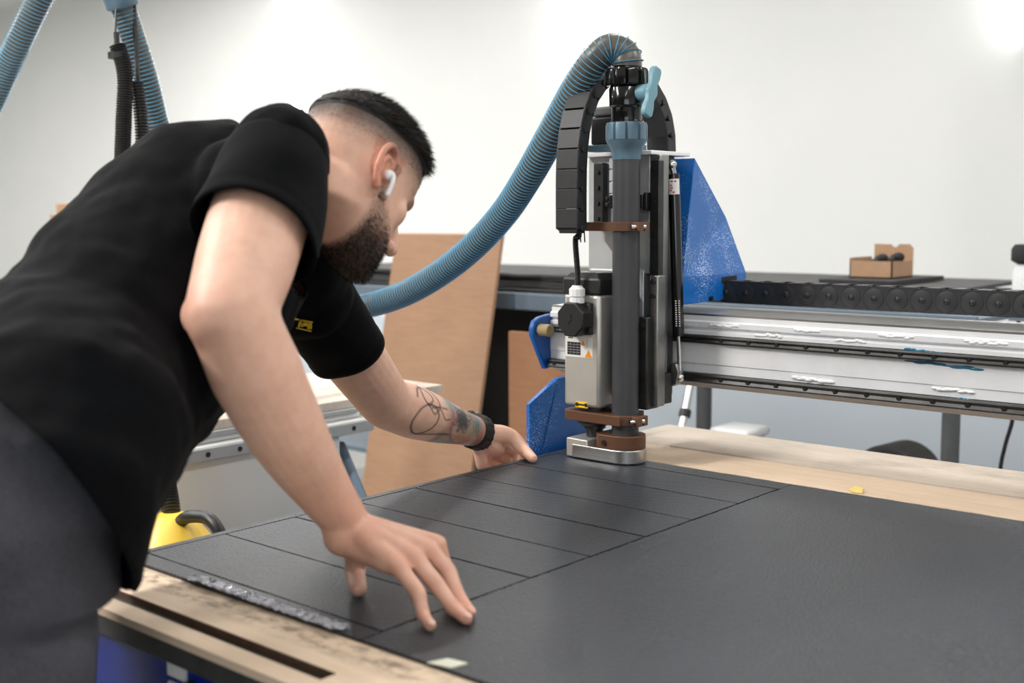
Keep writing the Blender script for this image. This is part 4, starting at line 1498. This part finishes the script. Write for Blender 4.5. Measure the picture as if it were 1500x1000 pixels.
def hand(wr, mcps, fingers, thumb, palm_r, wr2):
    for (m_, r_) in mcps:
        limb(body, [wr.lerp(m_, .05), wr.lerp(m_, .55), m_], [.018, .0145, r_], 14, 10)
    for j in range(len(mcps) - 1):
        a, b = mcps[j][0], mcps[j + 1][0]
        c = a.lerp(b, .5)
        limb(body, [wr.lerp(c, .1), wr.lerp(c, .6), wr.lerp(c, .93)], [.018, .014, .0095], 12, 10)
    for pts, r_ in fingers:
        # slim shafts with fuller joints
        P_, R_ = [], []
        for k in range(len(pts) - 1):
            P_ += [pts[k], pts[k].lerp(pts[k + 1], .5)]
            R_ += [r_[k], (r_[k] + r_[k + 1]) * .5 * .93]
        P_.append(pts[-1]); R_.append(r_[-1])
        limb(body, P_, R_, 14, 26)
    limb(body, thumb[0], thumb[1], 14, 22)
    limb(body, palm_r[0], palm_r[1], 16, 12)


def tipz(px, py, r):
    """fingertip centre resting on the mat"""
    return onZ(px, py, zt1 + r * .92)


# right hand flat on the mat
rm = [(at(585, 831, 1.425), .0125), (at(608, 818, 1.44), .0130), (at(629, 806, 1.46), .0132), (at(640, 797, 1.482), .0128)]
rf = [([rm[0][0], at(612, 868, 1.40), at(620, 900, 1.39), tipz(630, 916, .0072)], [.0115, .0098, .0085, .0070]),
      ([rm[1][0], at(640, 857, 1.425), at(664, 890, 1.41), tipz(683, 906, .0080)], [.0125, .0108, .0095, .0078]),
      ([rm[2][0], at(655, 835, 1.455), at(671, 872, 1.435), tipz(688, 896, .0078)], [.0128, .0110, .0095, .0077]),
      ([rm[3][0], at(652, 832, 1.487), at(666, 868, 1.468), tipz(682, 891, .0076)], [.0125, .0105, .0092, .0075])]
hand(RWR, rm, rf, ([at(526, 785, 1.50), at(523, 812, 1.525), at(520, 838, 1.53), tipz(525, 861, .0115)], [.020, .0165, .0135, .0112]),
     ([at(520, 790, 1.475), at(548, 806, 1.46), at(572, 824, 1.435)], [.026, .021, .015]), None)
body.ball(at(502, 780, 1.47), (.026, .026, .03))
# left hand gripping the board edge, thumb on top
lm = [(onX(706, 680, -1.572), .0125), (onX(714, 671, -1.575), .013), (onX(722, 661, -1.572), .0132), (onX(731, 650, -1.567), .0132)]
lf = [([lm[0][0], onX(722, 699, -1.575), onX(722, 713, -1.556), onX(715, 714, -1.536)], [.0115, .0098, .0088, .0078]),
      ([lm[1][0], onX(735, 690, -1.578), onX(736, 707, -1.558), onX(727, 710, -1.536)], [.0122, .0105, .0094, .0082]),
      ([lm[2][0], onX(746, 677, -1.574), onX(748, 697, -1.555), onX(738, 703, -1.534)], [.0126, .0108, .0096, .0083]),
      ([lm[3][0], onX(757, 664, -1.564), onX(757, 686, -1.549), onX(747, 695, -1.530)], [.0125, .0105, .0095, .0082])]
lt_tip = onZ(780, 671, zt1 + .0085)
hand(LWR, lm, lf, ([onX(716, 636, -1.555), onX(736, 636, -1.545), onX(752, 642, -1.532), onX(767, 659, -1.508), lt_tip], [.021, .0185, .0155, .0130, .0098]),
     ([onX(708, 640, -1.565), onX(720, 650, -1.562), onX(728, 656, -1.562)], [.027, .023, .018]), None)

me = remesh(body, .0023)
relax(me, 12, .55)


def soften(me, p, r, it):
    c = get_co(me)
    wg = np.exp(-((c - npv(p)) ** 2).sum(1) / (r * r))
    e = np.empty(len(me.edges) * 2, dtype=np.int32)
    me.edges.foreach_get('vertices', e)
    e = e.reshape(-1, 2)
    sel = wg > .05
    es = e[sel[e[:, 0]] | sel[e[:, 1]]]
    n = len(c)
    deg = np.maximum(1, np.bincount(es.ravel(), minlength=n)).astype(float)
    for _ in range(it):
        s_ = np.stack([np.bincount(es[:, 0], c[es[:, 1], k], n) + np.bincount(es[:, 1], c[es[:, 0], k], n) for k in range(3)], 1)
        d = s_ / deg[:, None] - c
        d[~sel] = 0
        c = c + d * (wg * .6)[:, None]
    set_co(me, c)


soften(me, RELB, .07, 70)
soften(me, LELB, .06, 60)
soften(me, RWR, .035, 25)
soften(me, H(.045, .07, -.02), .03, 30)
soften(me, H(-.045, .07, -.02), .03, 30)
soften(me, H(.04, .0, -.08), .05, 50)
# ---- shape touches and skin tone, per vertex
co_ = get_co(me)
no_ = get_no(me)
R_ = np.stack([npv(he_), npv(hg_), npv(hh_)], 1)
loc = (co_ - npv(HCEN)) @ R_ / HS
x, y, z = loc.T
headm = (np.abs(x) < .12) & (np.abs(y) < .15) & (z > -.14) & (z < .16)
for s in (-1, 1):   # eye sockets
    d2 = ((x - s * .032) / .017) ** 2 + ((z - .008) / .010) ** 2
    amt = np.exp(-d2) * .010 * headm * (y > .05)
    co_ -= npv(hg_) * amt[:, None]
set_co(me, co_)
lin = lambda c: np.array(srgb(*c)[:3])
tone = np.tile(lin((222, 180, 158)), (len(co_), 1))


def mix(c, wgt):
    global tone
    wgt = np.clip(wgt, 0, 1)[:, None]
    tone = tone * (1 - wgt) + lin(c) * wgt


def blob(p, r):
    return np.exp(-((co_ - npv(p)) ** 2).sum(1) / (r * r))


nz = np.array([noise.noise(Vector(p) * 160) for p in co_]) if len(co_) < 10 else None
rngp = np.random.default_rng(2)
grain = rngp.normal(0, 1, len(co_))
# redder knuckles, elbow, ear
for m_, _ in rm + lm:
    mix((200, 130, 108), .45 * blob(m_, .016))
for pts, _ in rf + lf:
    for p in pts[1:3]:
        mix((200, 128, 106), .4 * blob(p, .012))
    mix((216, 140, 122), .5 * blob(pts[3], .014))
mix((204, 136, 116), .5 * blob(at(300, 470, 1.33), .04))
mix((196, 122, 100), .35 * blob(RWR, .08))
earm = headm & (np.abs(x) > .072) & (y < .02) & (y > -.045) & (np.abs(z) < .045)
mix((214, 132, 108), .6 * earm)
# shaved fade: shadow of stubble that thickens towards the top
fz = z + .10 * np.clip(-y, -.02, .1) - .22 * np.clip(y - .05, 0, 1)
fade = sstep(-.004, .070, fz) * headm * (y < .086)
front = sstep(.100, .078, y)
mix((92, 76, 66), .80 * fade * front * (1 + .12 * grain) )
top = sstep(.062, .084, fz) * headm
mix((58, 48, 42), .85 * sstep(.030, .072, fz) * headm * (y < .09))
mix((30, 24, 21), top)
# beard
bl = -.018 - .55 * np.clip(y - .010, 0, .07)
cheek = sstep(.012, -.012, z - bl)
backl = sstep(-.004, .014, y - .0 + .25 * (z + .03))
beard = cheek * backl * headm * (z > -.135)
side = sstep(.004, .010, y) * sstep(.026, .018, y) * headm * (z < .03) * (z > -.03) * (np.abs(x) > .05)
lips = np.exp(-((x / .022) ** 2 + ((z + .066) / .008) ** 2)) * (y > .08) * headm
dens = np.clip(beard * (0.45 + .55 * sstep(-.045, -.085, z)) + .35 * side, 0, 1) * (1 - lips)
mix((34, 25, 20), .93 * dens * (1 + .10 * grain))
mix((182, 104, 92), .8 * lips)
for s in (-1, 1):
    br = np.exp(-(((x - s * .032) / .022) ** 2 + ((z - .030) / .006) ** 2)) * (y > .06) * headm
    mix((34, 26, 22), .9 * br)
# tattoo on the left forearm (side that faces the table)
ea, eb = npv(LELB), npv(LWR)
ax = (eb - ea) / np.linalg.norm(eb - ea)
t_ = (co_ - ea) @ ax / np.linalg.norm(eb - ea)
upv = np.array((0, 0, 1.0)) - ax * ax[2]
upv /= np.linalg.norm(upv)
sv = np.cross(ax, upv)
if sv[0] < 0:
    sv = -sv
rel = co_ - ea - np.outer((co_ - ea) @ ax, ax)
v_up, v_sd = rel @ upv, rel @ sv
arm_d = np.hypot(v_up, v_sd)
onarm = (arm_d < .07) & (t_ > .02) & (t_ < 1.0)
ang_ = np.arctan2(v_up, v_sd)      # 0 faces the table, + up
W_ = v_up / .048                    # -1 .. 1 across the visible side
vis = onarm & (v_sd > -.02)


def stroke(pts, wd, c, k):
    """ink line through (t, w) points"""
    P = [Vector((a * .21, b * .048, 0)) for a, b in pts]
    P, _ = spline(P, max(20, len(pts) * 14))
    P = np.array([(p.x, p.y) for p in P])
    idx = np.where(vis)[0]
    q = np.stack([t_[idx] * .21, v_up[idx]], 1)
    dmin = np.full(len(idx), 9.0)
    for p in P:
        dmin = np.minimum(dmin, ((q - p) ** 2).sum(1))
    wgt = np.zeros(len(co_))
    wgt[idx] = np.exp(-(dmin / (wd * wd * 1.5))) * min(1, k * 1.2)
    mix(c, wgt)


def patch(tc, wc, rt_, rw, c, k):
    wgt = np.exp(-(((t_ - tc) / rt_) ** 2 + ((W_ - wc) / rw) ** 2)) * k * vis
    mix(c, wgt)


sleeve = sstep(.38, .46, t_) * sstep(.97, .92, t_) * vis
mix((150, 140, 128), .5 * sleeve)
for tc, wc, rt__, rw, c, k in ((.48, .75, .05, .3, (96, 150, 150), .6), (.55, .5, .04, .35, (90, 140, 160), .5), (.50, -.05, .035, .5, (176, 90, 80), .6), (.55, -.62, .10, .2, (200, 150, 110), .5), (.60, -.85, .10, .18, (90, 140, 135), .6),
                               (.74, -.7, .06, .3, (150, 84, 84), .5), (.84, .2, .05, .3, (70, 130, 135), .7), (.80, -.1, .05, .25, (120, 130, 80), .5), (.90, -.3, .05, .5, (160, 80, 74), .5), (.66, .1, .12, .5, (120, 120, 116), .5),
                               (.68, -.55, .09, .2, (190, 130, 90), .4), (.92, -.8, .06, .3, (60, 60, 66), .5), (.44, -.8, .04, .3, (90, 96, 96), .4), (.78, .55, .06, .2, (120, 116, 110), .5)):
    patch(tc, wc, rt__, rw, c, min(1, k * 1.5))
ink = (38, 42, 54)
stroke([(.10, .45), (.13, .75), (.20, .85), (.26, .55), (.20, .3), (.16, .6), (.20, 1.0), (.30, .75), (.33, .35), (.24, .2)], .0013, ink, .8)
stroke([(.20, .3), (.13, .0), (.10, -.45), (.14, -.75), (.22, -.85), (.30, -.5), (.32, .0), (.26, .3), (.20, .25)], .0013, ink, .8)
stroke([(.20, .3), (.27, .0), (.33, .25), (.40, -.05), (.46, .0)], .0013, ink, .7)
stroke([(.22, -.85), (.32, -.75), (.45, -.6), (.52, -.55)], .0013, ink, .7)
stroke([(.20, .28), (.30, .3), (.42, .35)], .0012, ink, .7)
rs_ = random.Random(9)
sc_pts = [(.56 + .12 * math.cos(k * 1.9 + rs_.uniform(-.4, .4)) * rs_.uniform(.3, 1) + .06, .05 + .6 * math.sin(k * 2.3) * rs_.uniform(.3, 1)) for k in range(34)]
for q_ in range(2):
  stroke([(a + .012 * q_, b + .2 * q_) for a, b in sc_pts], .0009, (44, 48, 52), .75)
stroke([(.50, .8), (.56, .3), (.50, -.2), (.56, -.6), (.70, -.75), (.80, -.5)], .0016, (150, 60, 60), .5)
stroke([(.47, .5), (.52, .1), (.51, -.4), (.60, -.75), (.75, -.85)], .0016, (70, 130, 140), .5)
for k in range(4):
    stroke([(.74 + .03 * k, .5 - .1 * k), (.78 + .03 * k, -.05 - .1 * k)], .0010, ink, .55)
at_name = me.attributes.new('tone', 'FLOAT_COLOR', 'POINT')
at_name.data.foreach_set('color', np.concatenate([np.clip(tone, 0, 1), np.ones((len(tone), 1))], 1).astype(np.float32).ravel())
me.materials.clear()
me.materials.append(M['skin'])
me.shade_smooth()
me.name = 'person'
person = bpy.data.objects.new('person', me)
COL.objects.link(person)
tag(person, 'dark haired bearded man in black t-shirt bending over the table, both hands on the mat', 'person')

# ---- hair: clipped cap that follows the head plus loose strands; beard strands
co_ = get_co(me)
no_ = get_no(me)
hmask = (top * (y < .10)) > .15
hv = np.where(hmask)[0]
hset = np.zeros(len(co_), bool)
hset[hv] = True
lp = np.empty(len(me.loops), dtype=np.int32)
me.loops.foreach_get('vertex_index', lp)
pl_ = np.empty(len(me.polygons) * 2, dtype=np.int32)
ls = np.empty(len(me.polygons), dtype=np.int32)
me.polygons.foreach_get('loop_start', ls)
quads = lp.reshape(-1, 4) if len(lp) == 4 * len(me.polygons) else np.array([lp[s:s + 4] for s in ls])
keep = hset[quads].all(1)
ids = np.unique(quads[keep])
remap = -np.ones(len(co_), int)
remap[ids] = np.arange(len(ids))
hl = loc[ids]
off = -.001 + .0075 * np.clip((top[ids] - .15) / .85, 0, 1) * (1 + .25 * sstep(0, .09, hl[:, 1]))
cap_v = co_[ids] + no_[ids] * off[:, None] + npv(hg_) * (sstep(.05, .1, hl[:, 1]) * .018 * top[ids])[:, None]
cap_v = cap_v + no_[ids] * np.array([.0028 * noise.noise(Vector((p[0] * 60 + p[1] * 300, p[1] * 60, p[2] * 260))) for p in cap_v])[:, None] * top[ids][:, None]
hb = MB().add([tuple(v) for v in cap_v], [tuple(int(remap[i]) for i in q) for q in quads[keep]])
rh = random.Random(6)


def strands(mb, idx, n, lmin, lmax, wid, dirf, root):
    for _ in range(n):
        i = int(idx[rh.randrange(len(idx))])
        p = Vector(co_[i]) + Vector(no_[i]) * root(i)
        d = dirf(i).normalized()
        L = rh.uniform(lmin, lmax)
        sx = d.cross(Vector((rh.uniform(-1, 1), rh.uniform(-1, 1), rh.uniform(-1, 1)))).normalized() * wid
        d2 = (d + hg_ * .25 + Vector((rh.uniform(-.3, .3), rh.uniform(-.3, .3), rh.uniform(-.3, .3)))).normalized()
        m1_ = p + d * L * .55
        mb.add([p - sx, p + sx, m1_ - sx * .7, m1_ + sx * .7, m1_ + d2 * L * .45], [(0, 1, 3, 2), (2, 3, 4)])


jit = lambda a: Vector((rh.uniform(-a, a), rh.uniform(-a, a), rh.uniform(-a, a)))
hi = np.where((top > .5) & (y < .10))[0]
strands(hb, hi, 17000, .012, .024, .0004, lambda i: Vector(no_[i]) * .42 + hg_ * (.8 + 2 * max(0, loc[i][1])) + hh_ * .1 + jit(.35), lambda i: .0045)
lo_ = np.where((top <= .5) & (fade > .7) & (y < .09))[0]
strands(hb, lo_, 5000, .0015, .0035, .00018, lambda i: Vector(no_[i]) * .5 + hg_ * .3 - hh_ * .3 + jit(.3), lambda i: -.0005)
hb.build('hair', 'hair', person)
bb_ = MB()
bi = np.where(dens > .45)[0]
strands(bb_, bi, 6500, .004, .010, .0003, lambda i: Vector(no_[i]) * .45 - hh_ * .55 + hg_ * .2 + jit(.35), lambda i: -.0005)
bi = np.where((dens > .12) & (dens <= .45))[0]
if len(bi):
    strands(bb_, bi, 1600, .002, .004, .00025, lambda i: Vector(no_[i]) * .45 - hh_ * .6 + jit(.3), lambda i: -.0005)
bb_.build('beard', 'hair', person)
for s in (-1, 1):
    e_ = MB().ball(H(s * .032, .0785, .008), .0120, 20, 14).build('eye', 'eyewhite', person)
    ip = H(s * .032, .0785, .008) + (hg_ * .9 - hh_ * .35).normalized() * .0075
    MB().ball(ip, .0056, 14, 10).build('iris', 'iris', e_)
# nails
def nail(tip, prev, up, w_=.0052):
    d = (tip - prev).normalized()
    u_ = (up - d * up.dot(d)).normalized()
    return MB().ball(tip + d * .0015 + u_ * .0061, (w_, .0068, .0016), 14, 8, axes=(d.cross(u_), d, u_)).build('fingernail', 'nail', person)


for pts, _ in rf:
    nail(pts[3], pts[2], V(.35, -.1, 1))
nail(lt_tip, onX(767, 659, -1.508), V(0.1, -.1, 1), .0062)

# ---- t-shirt
ts = MB()
tsec = frames(0.0)
c0 = tsec[0]
low = (at(-50, 830, 1.225), c0[1], c0[2], .20, .150)
loft(ts, [low] + tsec[:-1], 36, 2.15)
for sh, elb in ((RSH, RELB), (LSH, LELB)):
    d = (elb - sh).normalized()
    limb(ts, [NECK0.lerp(sh, .1), NECK0.lerp(sh, .6), sh - d * .012], [.078, .074, .066], 24, 12)
    ts.ball(sh.lerp(at(300, 350, 1.60), .38) if sh is RSH else sh, .075)
limb(ts, [NECK0 - (H(0, -.03, -.06) - NECK0) * .2, NECK0, NECK0.lerp(H(0, -.03, -.06), .5)], [.10, .088, .080], 24, 10)
sme = remesh(ts, .0065)
relax(sme, 2, .5)
c_s = get_co(sme)
# plain smoothing of the joins, then folds
for _ in range(1):
    relax(sme, 24, .5)
c_s, n_s = get_co(sme), get_no(sme)
pn, uu = npv(PEL), npv((NECK0 - PEL))
ulen = np.linalg.norm(uu)
uu = uu / ulen
tt = (c_s - pn) @ uu
lat = (c_s - pn) @ npv(Lc)
frn = (c_s - pn) @ npv(Fc)
ofs = np.zeros(len(c_s))
for i, p in enumerate(c_s):
    v_ = Vector(p)
    n1 = noise.noise(v_ * 5.0)
    q = tt[i] * 44 + frn[i] * 18 * (1 if frn[i] < 0 else -.6) + n1 * 3.2
    fold = (0.5 + 0.5 * math.sin(q)) ** 2
    wlow = float(sstep(.40, .12, tt[i]))
    w2 = .5 + .5 * noise.noise(v_ * 7 + Vector((3, 1, 7)))
    ofs[i] = .013 * fold * wlow * w2 + .004 * noise.noise(v_ * 14) + .003 * noise.noise(v_ * 28)
c_s = c_s + n_s * ofs[:, None]
set_co(sme, c_s)
bm = bmesh.new()
bm.from_mesh(sme)


from mathutils.bvhtree import BVHTree


def cutoff(bm, centre, normal, rad):
    """cut the cloth open along a plane"""
    vs = [v for v in bm.verts if (v.co - centre).length < rad]
    vset = set(vs)
    fs = [f for f in bm.faces if all(v in vset for v in f.verts)]
    es = {e for f in fs for e in f.edges}
    bmesh.ops.bisect_plane(bm, geom=vs + list(es) + fs, plane_co=centre, plane_no=normal, clear_outer=True)


dR = (RELB - RSH).normalized()
hemn = (dR - RT * .16).normalized()
dL = (LELB - LSH).normalized()
# bottom hem
hemdir = RT * .67 - UP * .74
hn = Lp.cross(hemdir).normalized()
hc0 = at(84, 764, 1.30)
if hn.dot(NECK0 - hc0) > 0:
    hn = -hn
cutoff(bm, hc0, hn, .62)
nd = (H(0, -.03, -.05) - NECK0).normalized()
cutoff(bm, NECK0.lerp(H(0, -.03, -.06), .36), nd, .14)
# drop crumbs left outside
bm.verts.ensure_lookup_table()
seen, best = set(), []
for v0 in bm.verts:
    if v0 in seen:
        continue
    st_, comp = [v0], []
    seen.add(v0)
    while st_:
        v = st_.pop()
        comp.append(v)
        for e in v.link_edges:
            w_ = e.other_vert(v)
            if w_ not in seen:
                seen.add(w_)
                st_.append(w_)
    if len(comp) > len(best):
        best = comp
keepv = set(best)
bmesh.ops.delete(bm, geom=[v for v in bm.verts if v not in keepv], context='VERTS')
# sleeves: open tubes sewn in at the shoulders, wide at the hem
for sh, d, hemv, dist, rads, sag in ((RSH, dR, hemn, .128, (.052, .0655, .0705, .074, .0765, .078, .0785), .004), (LSH, dL, dL, .150, (.052, .066, .068, .067, .066, .064, .063), .0)):
    prev = None
    x0, _ = perp(d)
    NR, NS = 26, 56
    for k in range(NR + 1):
        u = k / NR
        s_ = -.030 + (dist + .030) * u
        nrm = d.lerp(hemv, u).normalized()
        r_ = float(np.interp(u, np.linspace(0, 1, len(rads)), rads))
        xx = (x0 - nrm * x0.dot(nrm)).normalized()
        yy = nrm.cross(xx)
        ring = []
        for q_ in range(NS):
            a_ = 2 * PI * q_ / NS
            dirv = xx * math.cos(a_) + yy * math.sin(a_)
            p = sh + d * s_ + dirv * r_ - UP * (sag * u)
            p += dirv * (u * (.0055 * noise.noise(p * 16) + .0035 * math.sin(a_ * 3 + 1.3)))
            if k >= NR - 3:
                p += dirv * (.0008 if k != NR - 3 else -.0008)
            ring.append(bm.verts.new(p))
        if prev:
            for q_ in range(NS):
                bm.faces.new((prev[q_], prev[(q_ + 1) % NS], ring[(q_ + 1) % NS], ring[q_]))
        prev = ring
bmesh.ops.recalc_face_normals(bm, faces=bm.faces)
bvh = BVHTree.FromBMesh(bm)
edges_b = [e for e in bm.edges if e.is_boundary]
bm.to_mesh(sme)
bm.free()
sme.materials.clear()
sme.materials.append(M['shirt'])
sme.shade_smooth()
sme.name = 'tshirt'
shirt = bpy.data.objects.new('tshirt', sme)
COL.objects.link(shirt)
shirt.parent = person
so = shirt.modifiers.new('cloth', 'SOLIDIFY')
so.thickness = .003
so.offset = -1
so.use_rim = True
# small yellow print on the left sleeve
lgm = MB()
for (xa, ya_), (xb, yb2), w_ in (((432, 467), (458, 472), .0012), ((434, 480), (456, 485), .0012), ((438, 478), (440, 470), .0020), ((440, 470), (443, 478), .0016), ((444, 474), (450, 475), .0035), ((452, 473), (452, 481), .0020), ((455, 473), (455, 481), .0020)):
    n_ = 6
    P = []
    for k in range(n_):
        px, py = xa + (xb - xa) * k / (n_ - 1), ya_ + (yb2 - ya_) * k / (n_ - 1)
        d = ray(px, py).normalized()
        # look past the near arm: start the probe beyond it
        h_ = bvh.ray_cast(CP + d * 1.55, d, 1.0)
        if h_[0] is not None:
            P.append(h_[0] - d * .0012)
    if len(P) > 1:
        lgm.tube(P, w_, 6)
if lgm.v:
    lgm.build('sleeve_print', 'logo', shirt)

# ---- trousers
RH, LH = at(-12, 745, 1.215), at(8, 742, 1.335)
tr = MB()
wst = at(20, 655, 1.28)
loft(tr, [(wst + V(-.01, .055, .085), Lp, V(0, 1, 0), .128, .100), (wst + V(-.004, .02, .03), Lp, V(0, 1, 0), .158, .122), (wst + V(0, 0, -.05), Lp, V(0, 1, 0), .178, .135), ((RH + LH) / 2 + V(0, -.01, 0), Lp, V(0, 1, 0), .180, .125), ((RH + LH) / 2 + V(0, 0, -.09), Lp, V(0, 1, 0), .165, .11)], 32, 2.3)
fR, fL = V(RH.x + .03, RH.y - .03, .09), V(LH.x - .02, LH.y - .02, .09)
for h_, f_ in ((RH, fR), (LH, fL)):
    kn = h_.lerp(f_, .50) + V(0, .015, 0)
    limb(tr, [h_ + V(0, 0, .03), h_.lerp(kn, .35), kn, kn.lerp(f_, .55), f_], [.098, .092, .070, .066, .060], 24, 26)
tme = remesh(tr, .009)
relax(tme, 14, .5)
c_t, n_t = get_co(tme), get_no(tme)
for i, p in enumerate(c_t):
    v_ = Vector(p)
    q = p[2] * 55 + p[0] * 26 + 4 * noise.noise(v_ * 4)
    c_t[i] += n_t[i] * (.0042 * (.5 + .5 * math.sin(q)) ** 2 * (.4 + noise.noise(v_ * 5 + Vector((5, 2, 1)))) + .003 * noise.noise(v_ * 16))
set_co(tme, c_t)
tme.materials.clear()
tme.materials.append(M['denim'])
tme.shade_smooth()
tme.name = 'trousers'
tro = bpy.data.objects.new('trousers', tme)
COL.objects.link(tro)
tro.parent = person
for f_ in (fR, fL):
    sh_ = MB()
    s2 = []
    for yy, w_, h_ in ((-.085, .030, .05), (-.06, .038, .075), (-.01, .040, .09), (.05, .043, .065), (.11, .046, .048), (.16, .040, .036), (.185, .02, .026)):
        s2.append((V(f_.x, f_.y + yy, .014 + h_ / 2), V(1, 0, 0), V(0, 0, 1), w_, h_ / 2))
    loft(sh_, s2, 20, 2.6)
    so_ = sh_.build('shoe', 'blackmatte', person)
    sl_ = MB()
    sl_.prism([(f_.x + a_, f_.y + b_, 0.0) for a_, b_ in ((-.036, -.09), (.036, -.09), (.042, -.02), (.050, .1), (.040, .165), (.0, .19), (-.040, .165), (-.050, .1), (-.042, -.02))], (0, 0, .022))
    sl_.build('sole', 'rubber', so_, .003)

# ---- wristwatch and earbud
wd = (LWR - LELB).normalized()
wc = LELB.lerp(LWR, .985)
wx_, wy_ = perp(wd)
wt = thing('wristwatch', 'black wristwatch with ridged strap on the tattooed left wrist', 'watch', wc)
sw = MB()
vs, fs = [], []
ns = 60
for k in range(ns):
    a_ = 2 * PI * k / ns
    r_ = wx_ * math.cos(a_) + wy_ * math.sin(a_)
    bumpr = .0012 if (k // 2) % 2 else 0
    for rr_, hh2 in ((.0300, -.0125), (.0345 + bumpr, -.0118), (.0345 + bumpr, .0118), (.0300, .0125)):
        vs.append(wc + r_ * rr_ + wd * hh2)
for k in range(ns):
    for j in range(4):
        k2, j2 = (k + 1) % ns, (j + 1) % 4
        fs.append((k * 4 + j, k * 4 + j2, k2 * 4 + j2, k2 * 4 + j))
sw.add(vs, fs).build('strap', 'blackmatte', wt)
cd = V(-.75, -.1, .65)
cd = (cd - wd * cd.dot(wd)).normalized()
cs = wd.cross(cd)
MB().lathe(wc + cd * .031, cd, [(0, .018), (.003, .0205), (.009, .0205), (.011, .018)], 28).build('case', 'black', wt)
MB().lathe(wc + cd * .0418, cd, [(0, .0165), (.0008, .0165)], 28).build('dial', 'blackgloss', wt)
MB().obox(wc - cd * .0352, wd * .011, cs * .008, cd * .0018).build('buckle', 'steel_dark', wt)

eb_ = thing('earbud', 'white wireless earbud in the man\'s right ear', 'earbud', H(.083, .004, 0))
MB().ball(H(.0835, .000, -.001), (.0065, .0075, .0075), 16, 10, axes=(he_, hg_, hh_)).build('bud', 'white', eb_)
st_, _ = spline([H(.0875, .000, .002), H(.0905, .003, -.004), H(.0905, .006, -.014), H(.0885, .0085, -.030)], 16)
stm = MB()
limb(stm, st_, [.0034] * 16, 12, 16)
stm.build('stem', 'white', eb_)
